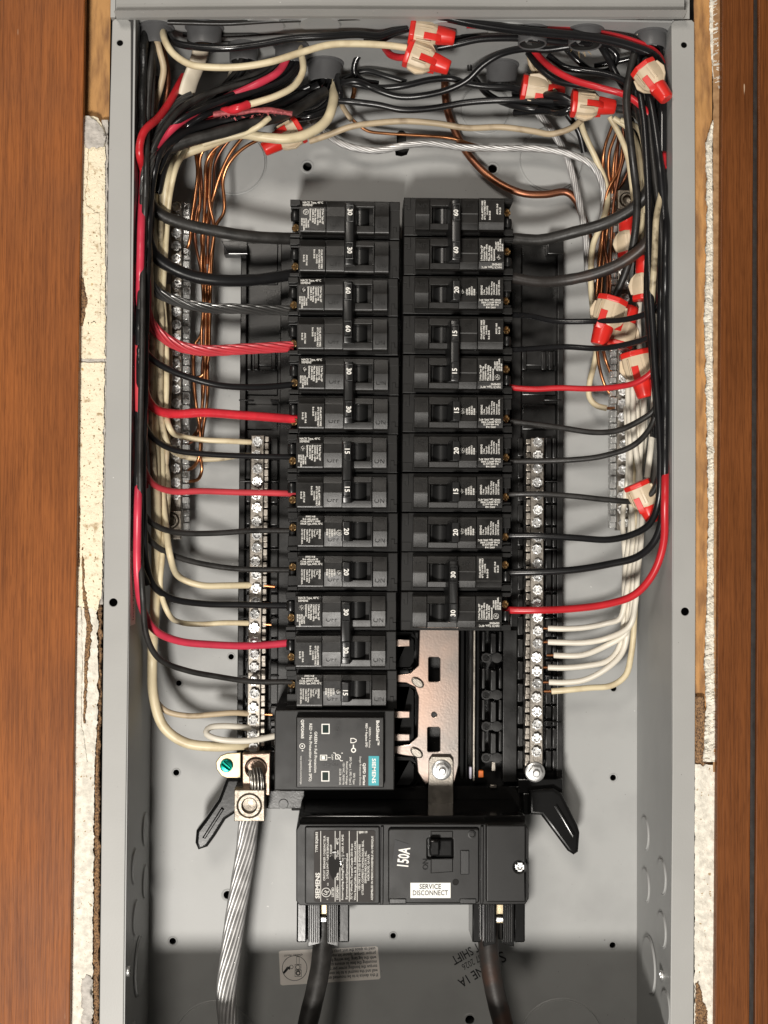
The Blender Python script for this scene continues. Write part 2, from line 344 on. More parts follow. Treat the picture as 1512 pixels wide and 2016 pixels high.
def settle(path, rad):
    """slide a new wire along the line of sight until it no longer cuts through the wires laid before it"""
    for it in range(3):
        n = len(path); push = [0.0] * n
        for i, p in enumerate(path):
            c = (int(p.x // CELL), int(p.y // CELL), int(p.z // CELL)); v = (p - CAMPOS).normalized()
            for a in (-1, 0, 1):
                for b in (-1, 0, 1):
                    for e in (-1, 0, 1):
                        for q, r2 in HASH.get((c[0] + a, c[1] + b, c[2] + e), ()):
                            w_ = p - q; need = rad + r2
                            if w_.length >= need * 0.97: continue
                            along = w_.dot(v); perp2 = max(0.0, w_.length_squared - along * along)
                            s = math.sqrt(max(0.0, need * need - perp2))
                            far = s - along; near = -s - along
                            m_ = far if (along > 0 and p.y + far < DB - rad) else near
                            if abs(m_) > abs(push[i]): push[i] = m_
        if max(abs(x) for x in push) < 1e-5: break
        sm = []
        for i in range(n):
            k0, k1 = max(0, i - 4), min(n, i + 5); seg_ = push[k0:k1]; big = max(seg_, key=abs)
            sm.append(0.55 * big + 0.45 * sum(seg_) / len(seg_))
        sm = [sum(sm[max(0, i - 3):i + 4]) / len(sm[max(0, i - 3):i + 4]) for i in range(n)]
        for i, p in enumerate(path):
            k = min(1.0, i / 5.0, (n - 1 - i) / 5.0)
            path[i] = p + (p - CAMPOS).normalized() * sm[i] * k
            path[i].y = min(path[i].y, DB - rad - 0.0003)
            path[i].x = min(max(path[i].x, XL + rad + 0.0004), XR - rad - 0.0004)
    for p in path: HASH.setdefault((int(p.x // CELL), int(p.y // CELL), int(p.z // CELL)), []).append((p, rad))
    return path
def wire(label, pts, r=2.0, m='wblack', cat='wire', name='wire', group=None, lobes=0, depth=0.16, pitch=0.045, flat=1.0, bare=None, jitter=0.0006, bumps=0.0, n=None, clamp=True):
    _ws[0] += 1
    path = world_path(pts, r * mm, 0 if lobes else jitter, _ws[0], clamp)
    if clamp and flat == 1.0: path = settle(path, r * mm)
    if lobes: path = spline(path[::3] + [path[-1]], 0.0005)
    bm = bmesh.new(); tube_bm(bm, path, r * mm, n or (70 if lobes else 12), lobes, depth, pitch, flat, None, bumps, _ws[0])
    o = obj(name, mesh_bm(bm, angle=50), m); tag(o, label, cat, group)
    if bare:                                   # a stripped copper end: list of points continuing the wire
        bm = bmesh.new(); tube_bm(bm, world_path(bare, r * mm * 0.5, 0, 0, clamp), r * mm * 0.52, 8)
        obj('bare_end', mesh_bm(bm, angle=50), 'copper', o)
    return o
def strand_cable(label, pts, rad, strands, sr, m, pitch=0.055, group=None, inner=0, taper=None, name='stranded_cable', cat='cable', jitter=0.0004, spread=None):
    _ws[0] += 1
    path = world_path(pts, rad * mm, jitter, _ws[0]); F = frames(path); S = [0.0]
    for a, b in zip(path, path[1:]): S.append(S[-1] + (b - a).length)
    bm = bmesh.new()
    for lay, cnt, rr_, dirn in ((0, strands, rad - sr, 1), (1, inner, max(0.1, rad - 3 * sr), 1)):
        for k in range(cnt):
            ph = 2 * math.pi * k / max(1, cnt); q = []
            for i, (p, (t, a, b)) in enumerate(zip(path, F)):
                th = ph + dirn * 2 * math.pi * S[i] / pitch
                wob = 1 + 0.05 * noise.noise(Vector((i * 0.12, k * 3.3, _ws[0])))
                rr2 = rr_ * mm * wob * (taper(i / (len(path) - 1)) if taper else 1)
                q.append(p + a * (math.cos(th) * rr2) + b * (math.sin(th) * rr2))
            tube_bm(bm, q, sr * mm, 7)
    o = obj(name, mesh_bm(bm, angle=60), m); return tag(o, label, cat, group)

# ================================================================== the wall around the box
def lerp_pts(pts, y):
    for (x0, y0), (x1, y1) in zip(pts, pts[1:]):
        if y0 <= y <= y1: return x0 + (x1 - x0) * (y - y0) / max(1e-6, y1 - y0)
    return pts[0][0] if y < pts[0][1] else pts[-1][0]
def rough_strip(left, right, y0, y1, d, thick, jl=2.0, jr=2.0, relief=1.2, seed=0, cols=9, step=3.0, freq=0.05, ribs=0.0, topcut=0.0, botcut=0.0):
    """an uneven strip of broken material between two pixel outlines; relief and edges are real geometry"""
    bm = bmesh.new(); rows = []; n = max(3, int((y1 - y0) / step))
    for i in range(n + 1):
        y = y0 + (y1 - y0) * i / n
        a = lerp_pts(left, y) + jl * (noise.noise(Vector((y * freq, seed, 0))) + 0.6 * noise.noise(Vector((y * freq * 4, seed, 3))))
        b = lerp_pts(right, y) + jr * (noise.noise(Vector((y * freq, seed, 9))) + 0.6 * noise.noise(Vector((y * freq * 4, seed, 6))))
        row = []
        for j in range(cols):
            t = j / (cols - 1); x = a + (b - a) * t; yy = y
            if i == 0: yy += topcut * noise.noise(Vector((x * 0.15, seed, 2)))
            if i == n: yy += botcut * noise.noise(Vector((x * 0.15, seed, 4)))
            h = relief * (noise.noise(Vector((x * 0.07, y * 0.05, seed))) + 0.5 * noise.noise(Vector((x * 0.25, y * 0.2, seed + 5))))
            if ribs: h += ribs * abs(noise.noise(Vector((x * 0.05, y * 0.33 + x * 0.12, seed + 8)))) * 1.6
            if j in (0, cols - 1): h = -abs(relief) * 0.7
            row.append(bm.verts.new(P(x, yy, d - h)))
        rows.append([bm.verts.new(P(a + 0.5, y, d + thick))] + row + [bm.verts.new(P(b - 0.5, y, d + thick))])
    for r0, r1 in zip(rows, rows[1:]):
        for k in range(len(r0) - 1): bm.faces.new((r0[k], r0[k + 1], r1[k + 1], r1[k]))
    bm.faces.new(rows[0]); bm.faces.new(rows[-1])
    bmesh.ops.triangulate(bm, faces=[f for f in bm.faces if len(f.verts) > 4])
    return mesh_bm(bm, angle=50)
def slab(poly, d, thick, bevel=0.0006): return pextr([poly], d, thick, bevel)

wl = slab([(-1500, -700), (214, -700), (206, 2700), (-1500, 2700)], 14, 60, 0); wall_l = obj('wall_left', wl, 'groove', kind='structure')
wr = slab([(1372, -700), (3000, -700), (3000, 2700), (1370, 2700)], 14, 60, 0); wall_r = obj('wall_right', wr, 'groove', kind='structure')
obj('wood_panel', slab([(-1500, -700), (172, -700), (167, 0), (163, 250), (157, 500), (152, 1000), (146, 1400), (137, 2016), (130, 2700), (-1500, 2700)], -5, 6.0), 'wood', wall_l)
obj('wood_stud', rough_strip([(150, -300), (150, 300)], [(222, -300), (214, 300)], -300, 300, 9, 30, 0, 0, 0.5, 3, 7, 8), 'stud', wall_l)
LE = [(158, 200), (153, 500), (149, 1000), (143, 1400), (134, 2016), (126, 2500)]
obj('plaster_piece', rough_strip(LE, [(190, 225), (207, 260), (207, 700)], 230, 706, 1.5, 10, 1, 3.0, 0.9, 11, topcut=10, botcut=4), 'plaster', wall_l)
obj('plaster_piece', rough_strip(LE, [(206, 710), (202, 1000), (201, 1160), (192, 1210)], 714, 1200, 1.0, 10, 1, 3.0, 0.9, 21, topcut=3, botcut=14), 'plaster', wall_l)
obj('plaster_piece', rough_strip(LE, [(192, 1195), (193, 1400), (186, 1500), (182, 1900), (186, 2500)], 1196, 2500, 1.2, 10, 1, 4.2, 0.8, 31, topcut=14), 'plasterw', wall_l)
obj('plaster_edge', rough_strip([(200, 230), (203, 700), (198, 1000), (194, 1200)], [(213, 230), (211, 700), (207, 1000), (203, 1200)], 236, 1190, 3.6, 8, 1.5, 1.6, 0.8, 41, 6), 'plasterg', wall_l)
obj('plaster_layer', rough_strip([(157, 270), (157, 420)], [(171, 282), (174, 300), (172, 360), (167, 380), (170, 405), (186, 416)], 284, 420, 0.3, 3, 0, 2.0, 0.4, 43, 6, 2.0), 'plaster', wall_l)
obj('plaster_layer', rough_strip([(172, 418), (170, 640)], [(196, 418), (199, 500), (198, 640)], 420, 636, 0.5, 3, 3, 2.5, 0.6, 44, 7, 2.0, topcut=5, botcut=12), 'plaster', wall_l)
obj('plaster_layer', rough_strip([(152, 1210), (146, 1500)], [(160, 1190), (162, 1300), (160, 1420), (172, 1500)], 1196, 1500, 0.1, 3, 0, 2.0, 0.4, 45, 6, 2.0, botcut=8), 'plasterw', wall_l)
obj('plaster_edge', rough_strip([(168, 225), (163, 262), (166, 292)], [(174, 226), (188, 236), (203, 256), (209, 268), (204, 292)], 228, 290, -0.4, 6, 3, 3, 1.2, 47, 9, 2.0, botcut=9), 'plasterg', wall_l)
obj('plaster_edge', rough_strip(LE, [(207, 690), (205, 730)], 692, 728, 2.6, 8, 1, 1.5, 0.6, 26, 7), 'plasterg', wall_l)
obj('crumbled_core', rough_strip([(161, 1075), (162, 1150), (163, 1180), (170, 1230), (166, 1300), (164, 1420)], [(164, 1075), (166, 1150), (172, 1190), (182, 1240), (174, 1300), (168, 1425)], 1078, 1424, 0.1, 4, 2, 4.5, 0.9, 51, 7, 2.0), 'fibre', wall_l)
obj('crumbled_core', rough_strip([(152, 540), (153, 640)], [(166, 560), (172, 600), (163, 640)], 548, 642, 0.4, 4, 3, 5, 0.7, 57, 7, 2.0), 'fibre', wall_l)
obj('crumbled_core', rough_strip([(150, 960), (150, 1120)], [(153, 960), (158, 1000), (157, 1120)], 965, 1116, 0.4, 4, 1, 2.5, 0.7, 58, 5, 2.0), 'fibre', wall_l)
obj('crumbled_core', rough_strip([(186, 1150), (186, 1400), (172, 1480), (180, 1520), (182, 1700), (178, 2000), (178, 2500)], [(202, 1150), (200, 1400), (197, 1480), (197, 1700), (195, 2000), (195, 2500)], 1160, 2500, 4.2, 8, 4, 3, 1.8, 61, 6, 3.0), 'fibre', wall_l)
obj('plaster_edge', rough_strip([(160, 1930), (162, 2500)], [(182, 1920), (180, 2500)], 1925, 2500, 0.2, 6, 4, 4, 1.2, 66, 6, 3.0, topcut=12), 'plasterg', wall_l)

RW = [(1424, -700), (1422, 0), (1416, 1000), (1408, 2016), (1402, 2700)]
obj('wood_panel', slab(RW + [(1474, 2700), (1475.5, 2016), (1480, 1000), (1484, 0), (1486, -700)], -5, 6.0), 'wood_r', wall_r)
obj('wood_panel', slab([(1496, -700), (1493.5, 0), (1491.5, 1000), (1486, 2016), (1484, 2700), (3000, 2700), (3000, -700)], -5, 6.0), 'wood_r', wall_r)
obj('panel_groove', rough_strip([(1483, -700), (1481, 0), (1477, 1000), (1472, 2016), (1470, 2700)], [(1498, -700), (1496, 0), (1494, 1000), (1489, 2016), (1487, 2700)], -700, 2700, -2.2, 6, 0, 0, 0.5, 71, 5, 6), 'groove', wall_r)
obj('wood_stud', rough_strip([(1366, -300), (1366, 1540)], [(1402, -300), (1402, 1540)], -300, 1545, 6.0, 20, 1.0, 0, 0.6, 73, 7, 5), 'stud', wall_r)
obj('plaster_edge', rough_strip([(1398, -300), (1397, 60), (1404, 165), (1413, 170)], [(1412, -300), (1414, 0), (1420, 172)], -300, 176, 1.2, 6, 2, 0.8, 0.5, 77, 7, 2.0, ribs=1.6, botcut=5), 'plasterw', wall_r)
obj('plaster_edge', rough_strip([(1403, 236), (1389, 280), (1391, 420), (1388, 560), (1386, 620), (1390, 800), (1394, 1000), (1391, 1200), (1386, 1300), (1390, 1390), (1384, 1500)], [(1405, 236), (1403, 300), (1405, 500), (1404, 700), (1407, 900), (1406, 1100), (1408, 1300), (1410, 1500)], 236, 1500, 0.6, 6, 3.0, 1.6, 0.5, 81, 9, 2.0, 0.05, ribs=1.9, topcut=3), 'plasterw', wall_r)
obj('paper_edge', rough_strip([(1404, -300), (1404, 1500)], [(1424, -300), (1422, 0), (1416, 1000), (1412, 1520)], -300, 1520, 0.4, 5, 1.5, 0, 0.3, 85, 5, 5), 'papertan', wall_r)
obj('plaster_piece', rough_strip([(1368, 1505), (1366, 2500)], [(1412, 1500), (1409, 2016), (1404, 2500)], 1506, 2500, 0.8, 8, 2.5, 0.6, 0.9, 91, 9, 3.0, topcut=10), 'plasterw', wall_r)
obj('crumbled_core', rough_strip([(1370, 1370), (1369, 1500)], [(1386, 1370), (1393, 1440), (1392, 1510)], 1372, 1508, 2.0, 5, 2, 4, 1.2, 95, 6, 2.0), 'fibre', wall_r)
obj('crumbled_core', rough_strip([(1369, 1940), (1368, 2500)], [(1374, 1930), (1392, 1990), (1394, 2500)], 1935, 2500, -0.2, 5, 3, 5, 1.2, 97, 6, 2.0, topcut=8), 'fibre', wall_r)

# ================================================================== the enclosure
ZB, ZT = P(780, 2200, 0).z, P(780, 34, 0).z                    # bottom and top wall
enc = thing('panel_enclosure', 'grey enamelled steel panel box recessed in the wall, open front', 'electrical panel', (0, 0.097, ZB))
holes_px = [(605, 328, 9), (970, 332, 9), (352, 1345, 5.5), (1208, 1355, 6), (347, 1521, 6), (1207, 1531, 6), (448, 1762, 8), (340, 1853, 6.5), (774, 1842, 5.5), (1206, 1861, 6), (455, 1293, 5.5), (925, 2008, 9), (788, 2120, 9)]
def hp(px, py, r): c = P(px, py, 97); return pts_circle(c.x, c.z, r * 0.35 * mm, 18)
key = [(P(x, y, 97).x, P(x, y, 97).z) for x, y in ((779, 306), (777, 292), (781, 284), (781, 262), (787, 256), (794, 256), (800, 262), (800, 284), (806, 293), (801, 305), (790, 308))]
back = extr([[(XL, ZB), (XR, ZB), (XR, ZT), (XL, ZT)]] + [hp(*h) for h in holes_px] + [key], 97 * mm, 98.4 * mm)
obj('back_wall', back, 'paint', enc)
obj('cavity_board', box(XL, XR, 0.106, 0.11, ZB, ZT, 0), 'dark', enc)
for hx, hy, hr in holes_px[:-1]:                                # pressed rims round the mounting holes
    c = P(hx, hy, 97); rm = lathe([(hr * 0.36 * mm, 0.4 * mm), (hr * 0.37 * mm, -0.15 * mm), (hr * 0.46 * mm, -0.3 * mm), (hr * 0.56 * mm, 0.05 * mm)], 20, cap=False)
    obj('hole_rim', rm, 'paint', enc, loc=Vector((c.x, 97 * mm, c.z)) - Vector(enc['_world']))
th = 1.3 * mm
obj('side_wall', box(XL - th, XL, 1.2 * mm, 97.9 * mm, ZB, ZT + 2 * mm, 0.0002), 'paint', enc)
obj('side_wall', box(XR, XR + th, 1.2 * mm, 97.9 * mm, ZB, ZT + 2 * mm, 0.0002), 'paint', enc)
obj('top_wall', box(XL, XR, 0.5 * mm, 97.5 * mm, ZT, ZT + th, 0.0002), 'paint', enc)
obj('bottom_wall', box(XL, XR, 0.5 * mm, 97.5 * mm, ZB - th, ZB, 0.0002), 'paint', enc)
def pw(l, d): return [(P(x, y, d).x, P(x, y, d).z) for x, y in l]
def hole_w(px, py, r, d=0): c = P(px, py, d); return pts_circle(c.x, c.z, r / 3200.0, 18)
obj('flange', extr([pw([(221, 42), (226, 37), (250, 37), (257, 43), (258, 60), (257, 600), (253, 1200), (246, 1700), (242, 2080), (195, 2080), (201, 1500), (206, 1000), (214, 300)], 0), hole_w(236, 84, 6), hole_w(223, 1186, 8)], 0, 1.5 * mm, 0.5 * mm, 2), 'paint_edge', enc)
obj('flange', extr([pw([(1322, 46), (1328, 40), (1362, 39), (1367, 44), (1369, 400), (1370, 1000), (1368, 1600), (1365, 2080), (1319, 2080), (1324, 1500), (1326, 900), (1325, 400)], 0), hole_w(1347, 88, 6), hole_w(1349, 1204, 8)], 0, 1.5 * mm, 0.5 * mm, 2), 'paint_edge', enc)
# top flange: flat face, then a ledge that swells towards the viewer and returns to the top wall
prof = [(-6.0, -500), (-6.0, 8), (-6.6, 11), (-7.7, 27), (-7.3, 30.5), (-6.5, 32), (0.4, 38)]
bm = bmesh.new(); rows = []
for px, k in ((229, 0), (1345, 0), (1352, -5)):
    pass
for px in (229.0, 600.0, 1000.0, 1346.0):
    dy = 1.5 if px < 300 else (-2.0 if 500 < px < 700 else 0.0)
    rows.append([bm.verts.new(P(px, y + (dy if y > 0 else 0), d)) for d, y in prof])
for a, b in zip(rows, rows[1:]):
    for i in range(len(a) - 1): bm.faces.new((a[i], a[i + 1], b[i + 1], b[i]))
bmesh.ops.recalc_face_normals(bm, faces=bm.faces)
for f in bm.faces:
    if f.normal.y > 0: f.normal_flip()
bmesh.ops.solidify(bm, geom=list(bm.faces), thickness=-1.4 * mm)
obj('top_flange', mesh_bm(bm, angle=40), 'paint_edge', enc)
obj('bottom_flange', pbox(228, 2054, 1340, 2300, -1.5, 3, 0.0006), 'paint_edge', enc)
obj('corner_gusset', pbox(1346, -300, 1358, 38, 3, 6, 0.0004), 'paint_edge', enc)
obj('corner_gusset', pbox(219, -300, 229, 34, 3, 6, 0.0004), 'paint_edge', enc)

def ring_mesh(r, ridge=0.95, hgt=1.0, n=44):
    """a pressed knockout: a shallow stamped disc with a groove round it, axis y, facing -y"""
    r *= mm; h = hgt * mm; e = ridge * mm
    return lathe([(r + e, 0.10 * mm), (r + 0.3 * e, -h * 0.25), (r, 0.06 * mm), (r - 0.6 * e, -h), (r - 1.4 * e, -h), (r * 0.5, -h * 0.9)], n, angle=25)
_km = {}
def knockout(px, py, radii, wall='back', parent=enc):
    for i, rad in enumerate(radii):
        if rad not in _km: _km[rad] = ring_mesh(rad)
        if wall == 'back': c = P(px, py, 97); rot = (0, 0, 0); c.y = 97 * mm - 0.05 * mm
        elif wall == 'left': c = PX(px, py, XL); c.x = XL + 0.05 * mm; rot = (0, 0, R(90))
        elif wall == 'right': c = PX(px, py, XR); c.x = XR - 0.05 * mm; rot = (0, 0, R(-90))
        else: c = PZ(px, py, ZT); c.z = ZT - 0.05 * mm; rot = (R(90), 0, 0)
        ax = {'back': Vector((0, -1, 0)), 'left': Vector((1, 0, 0)), 'right': Vector((-1, 0, 0)), 'top': Vector((0, 0, -1))}[wall]
        c += ax * 0.5 * mm * (len(radii) - 1 - i)
        o = obj('knockout', _km[rad], 'paint', parent, loc=c - Vector(enc['_world'])); o.rotation_euler = rot
knockout(460, 320, (22, 15, 9.5)); knockout(955, 215, (17, 11)); knockout(1085, 315, (22, 15, 9.5)); knockout(425, 2055, (29, 20, 15)); knockout(1105, 2050, (29, 20, 15)); knockout(985, 80, (14,))
for q in ((284, 1632), (284, 1735), (264, 1705), (266, 1806)): knockout(*q, (11,), 'left')
knockout(272, 1902, (18, 13), 'left'); knockout(262, 2045, (11,), 'left')
for q in ((1271, 1640), (1272, 1742), (1304, 1725), (1304, 1830)): knockout(*q, (11,), 'right')
knockout(1280, 1900, (18, 13), 'right'); knockout(1312, 1985, (11,), 'right')
for q in ((520, 48), (630, 46), (880, 55), (1000, 60)): knockout(*q, (13,), 'top')

# screws are shared by many things
def screw_head(r, h=1.9, slot=0.24, cross=True):
    r *= mm; a = r * slot; b = r * 0.74
    plus = [(-b, -a), (-a, -a), (-a, -b), (a, -b), (a, -a), (b, -a), (b, a), (a, a), (a, b), (-a, b), (-a, a), (-b, a)] if cross else [(-b, -a), (b, -a), (b, a), (-b, a)]
    top = extr([pts_circle(0, 0, r, 24), plus], -h * mm, 0, min(0.75, h * 0.45) * mm, 3, 50)
    bm = bmesh.new(); bm.from_mesh(top)
    bmesh.ops.create_circle(bm, cap_ends=True, radius=r * 0.9, segments=16, matrix=Matrix.Translation((0, -0.25 * mm, 0)) @ Matrix.Rotation(R(90), 4, 'X'))
    me = bpy.data.meshes.new('screw'); bm.to_mesh(me); bm.free(); return finish(me, 40)
SCREW = screw_head(3.15); SCREW.materials.append(M['zinc'])
SCREW_S = screw_head(2.6); SCREW_S.materials.append(M['zinc'])
def put(name, me, m, parent, c, rot=(0, 0, 0), scale=None):
    o = obj(name, me, m, parent, loc=c - Vector(parent['_world']) if parent else c); o.rotation_euler = rot
    if scale: o.scale = scale
    return o
c = PX(1306, 1920, XR); put('grounding_screw', SCREW, None, enc, Vector((XR - 0.2 * mm, c.y, c.z)), (0, 0, R(-90)))
c = PX(249, 1912, XL); put('grounding_screw', SCREW, None, enc, Vector((XL + 0.2 * mm, c.y, c.z)), (0, 0, R(90)))

# stickers and ink inside the box
st = thing('instruction_sticker', 'cream paper sticker with upside-down mounting text and a round lug diagram', 'sticker', P(648, 1902, 96.9))
obj('paper', pextr([[(549, 1874), (553, 1872), (740, 1863), (744, 1865), (749, 1925), (746, 1928), (556, 1940), (552, 1938)]], 96.75, 0.15, 0), 'paper', st)
LN = ["If this device is to be mounted on a", "wall and the neutral is to be used for", "torque the bonding screw per the", "mounting the box to ensure contact", "with the lug tang. See wiring for the", "proper torque. Spacer kit may be", "used to space the unit away from wall."]
tl = []
for i, s in enumerate(LN):
    c = P(744.5 - i * 0.9, 1919 - i * 8.6, 96.6); tl.append((text_mesh(s, 3.15 * mm, bold=0.03 * mm), c.x, 96.6 * mm, c.z, 183.5, 0.80))
c = P(596, 1879, 96.6); tl.append((text_mesh("4740081  Rev.01", 2.1 * mm), c.x, 96.6 * mm, c.z, 183.5, 0.9))
obj('printed_text', place_text(tl), 'ink', st)
cc = P(580, 1906, 96.6)
def dia(polys, y=96.62): return extr([[(cc.x + u * mm, cc.z + v * mm) for u, v in p] for p in polys], y * mm, (y + 0.05) * mm)
parts_d = [[pts_circle(0, 0, 8.6, 36), pts_circle(0, 0, 8.25, 36)], [pts_circle(2.2, 0.6, 1.6, 16), pts_circle(2.2, 0.6, 1.25, 16)], [pts_circle(2.4, -3.4, 1.7, 16), pts_circle(2.4, -3.4, 0.9, 16)],
           [pts_circle(-2.2, 0.8, 1.4, 16), pts_circle(-2.2, 0.8, 1.1, 16)], [[(.2, -1.2), (4.4, -1.2), (4.4, 2.6), (.2, 2.6)], [(.45, -.95), (4.15, -.95), (4.15, 2.35), (.45, 2.35)]],
           [[(.2, -5.8), (4.8, -5.8), (4.8, -1.4), (.2, -1.4)], [(.45, -5.55), (4.55, -5.55), (4.55, -1.65), (.45, -1.65)]], [[(-3.9, 1.0), (-5.2, 0.9), (-8, -3), (-7, -3.8), (-4, -0.6), (-3.3, -1.4), (-2.9, 1.2)]],
           [[(1.2, 2.6), (1.2, 8.2), (3.2, 7.8), (3.2, 2.6)], [(1.4, 2.8), (1.4, 7.8), (3.0, 7.5), (3.0, 2.8)]]]
bm = bmesh.new()
for pd in parts_d: t = dia(pd); bm.from_mesh(t)
me = bpy.data.meshes.new('dia'); bm.to_mesh(me); bm.free(); od = obj('lug_diagram', me, 'ink', st)
ink = thing('ink_stamp', 'black ink stamp lettering on the box back beside the right service cable', 'stamp', P(940, 1890, 96.9))
tl = []
for s, x, y, sz, a, sx in (("T SHIFT", 944, 1863, 8.6, 209, 0.72), ("07 2026", 951, 1884, 6.4, 209, 0.72), ("NE 1A", 958, 1915, 9.0, 211, 0.78), ("S", 996, 1880, 11, 209, 0.9)):
    c = P(x, y, 96.8); 
    if s == "NE 1A": c = P(928, 1922, 96.8)
    if s == "T SHIFT": c = P(917, 1877, 96.8)
    if s == "07 2026": c = P(929, 1894, 96.8)
    if s == "S": c = P(988, 1883, 96.8)
    tl.append((text_mesh(s, sz * mm, 'CENTER', bold=0.10 * mm if s != "07 2026" else 0), c.x, 96.8 * mm, c.z, a, sx))
obj('stamped_lettering', place_text(tl), 'ink', ink)
# issue sticker on the left inner wall
isx = XL + 0.15 * mm
c0, c1 = PX(249, 1085, isx), PX(257, 1232, isx)
iss = thing('issue_sticker', 'narrow grey sticker with an issue number on the left inner wall', 'sticker', c0)
obj('paper', box(isx - 0.1 * mm, isx, 4 * mm, 24 * mm, c1.z, c0.z, 0), 'paper', iss)
me = text_mesh("Issue No.   017800", 6.5 * mm, 'CENTER')
bm = bmesh.new(); t = me.copy()
for v in t.vertices: v.co = (isx + 0.1 * mm, 15 * mm - v.co.y, (c0.z + c1.z) / 2 + v.co.x * 0.82)
bm.from_mesh(t); t2 = bpy.data.meshes.new('t'); bm.to_mesh(t2); bm.free(); obj('printed_text', t2, 'ink', iss)

# ================================================================== interior chassis
ch = thing('interior_chassis', 'black moulded plastic chassis that carries the breakers and bars', 'chassis', P(780, 1500, 90))
def cp(name, x0, y0, x1, y1, d, t, m='chassis', bev=0.0006): return obj(name, pbox(x0, y0, x1, y1, d, t, bev), m, ch)
cp('base_plate', 470, 476, 1108, 1562, 86, 8)
cp('edge_rail', 470, 500, 482, 1562, 78, 8.2); cp('edge_rail', 1097, 500, 1109, 1562, 78, 8.2)
cp('inner_rail', 549, 478, 574, 1540, 79, 7.4); cp('inner_rail', 990, 1240, 1018, 1540, 74, 12.2); cp('inner_rail', 1006, 478, 1026, 1242, 79, 7.4)
cp('center_spine', 574, 470, 1000, 1240, 80, 6.2); cp('center_spine', 574, 1240, 806, 1560, 82, 4.2)
cp('corner_ear', 441, 474, 486, 502, 74, 10); cp('corner_ear', 1078, 470, 1110, 500, 74, 10)
obj('corner_ear_gusset', pextr([[(436, 474), (487, 474), (487, 500), (450, 500)]], 73, 2), 'gloss', ch)
for y0, y1 in ((478, 560), (690, 720), (728, 778), (796, 846)):
    cp('panel_block', 486, y0, 547, y1, 84.5, 2); cp('panel_block', 1028, y0, 1094, y1, 84.5, 2)
for x0 in (486, 500, 534, 1028, 1066, 1080):
    cp('slot_rib', x0, 692, x0 + 9, 728, 81, 4)
for y in (786, 946, 1080, 1216, 1330, 1420):
    cp('cross_rib', 470, y, 500, y + 3, 77.4, 5); cp('cross_rib', 532, y, 549, y + 3, 77.4, 8); cp('cross_rib', 1072, y, 1106, y + 3, 77.4, 5)
for y in range(862, 1520, 44):
    cp('rail_block', 484, y, 493, y + 38, 81, 6); cp('rail_block', 532, y, 547, y + 40, 80, 6); cp('rail_block', 1074, y, 1086, y + 40, 82, 5); cp('rail_block', 1088, y, 1096, y + 40, 80, 6); cp('rail_block', 1019, y, 1030, y + 36, 78, 8)
# right hand stab sockets below the last breaker
for k, y in enumerate((1243, 1316, 1378, 1440)):
    cp('socket_wall', 949, y, 955, y + 40, 70, 14); cp('socket_wall', 966, y + 4, 977, y + 44, 68, 16); cp('socket_wall', 982, y, 988, y + 40, 70, 14)
    cp('socket_floor', 949, y + 44, 989, y + 60, 72, 12)
    c = P(957, y + 52, 71.7); put('socket_boss', lathe([(3.2 * mm, 0.4 * mm), (3.2 * mm, -0.5 * mm), (2.3 * mm, -0.5 * mm), (2.1 * mm, 0.3 * mm)], 18), 'chassis', ch, c)
    c = P(978, y + 52, 71.7); put('socket_boss', lathe([(3.4 * mm, 0.4 * mm), (3.4 * mm, -0.35 * mm), (0.1 * mm, -0.4 * mm)], 18), 'chassis', ch, c)
for x0, x1, d in ((906, 914, 74), (917, 921, 70), (938, 944, 70)): cp('channel_rib', x0, 1240, x1, 1535, d, 12, 'gloss')
cp('second_bus_edge', 931.5, 1238, 935.5, 1538, 69, 14, 'tin', 0.0003)
# left hand stab sockets and bus fingers
for y0, y1 in ((1244, 1320), (1345, 1480), (1490, 1552)):
    obj('bus_window_frame', pextr([[(776, y0), (812, y0), (822, y0 + 14), (822, y1 - 14), (812, y1), (776, y1)], [(776.5, y0 + 8), (806, y0 + 8), (813, y0 + 18), (813, y1 - 18), (806, y1 - 8), (776.5, y1 - 8)]], 71, 8), 'gloss', ch)
bus = thing('bus_bar', 'coppery tin plated bus bar with slots, exposed below the right breakers', 'bus bar', P(855, 1500, 70))
bp_ = [[(826, 1236), (904, 1236), (903, 1506), (895, 1540), (846, 1540), (838, 1545), (823, 1520), (820, 1490), (800, 1488), (770, 1482), (770, 1470), (806, 1466), (822, 1450), (824, 1372), (818, 1352), (800, 1344), (770, 1342), (770, 1330), (808, 1326), (824, 1310)],
       rr(844, 1294, 866, 1342, 3), rr(842, 1432, 866, 1480, 3), pts_circle(855, 1407, 5, 16)]
obj('plate', pextr(bp_, 66, 2.4, 0.0005), 'bus', bus)
for y in (1266, 1407, 1452): obj('stab', pbox(770, y - 7, 807, y + 7, 62, 3.0, 0.0005), 'bus', bus)
for (x, y) in ((822, 1344), (820, 1482)):
    c = P(x, y, 65.6); put('embossed_tab', lathe([(3.2 * mm, 0.4 * mm), (3.2 * mm, -0.8 * mm), (2.4 * mm, -1.3 * mm), (0.2 * mm, -1.3 * mm)], 16), 'tin', bus, c, (0, R(35), 0), (1.5, 1, 0.85))
obj('strap', pextr([[(844, 1498), (850, 1490), (886, 1490), (892, 1498), (893, 1640), (842, 1640)]], 62, 2.2, 0.0004), 'tin', bus)
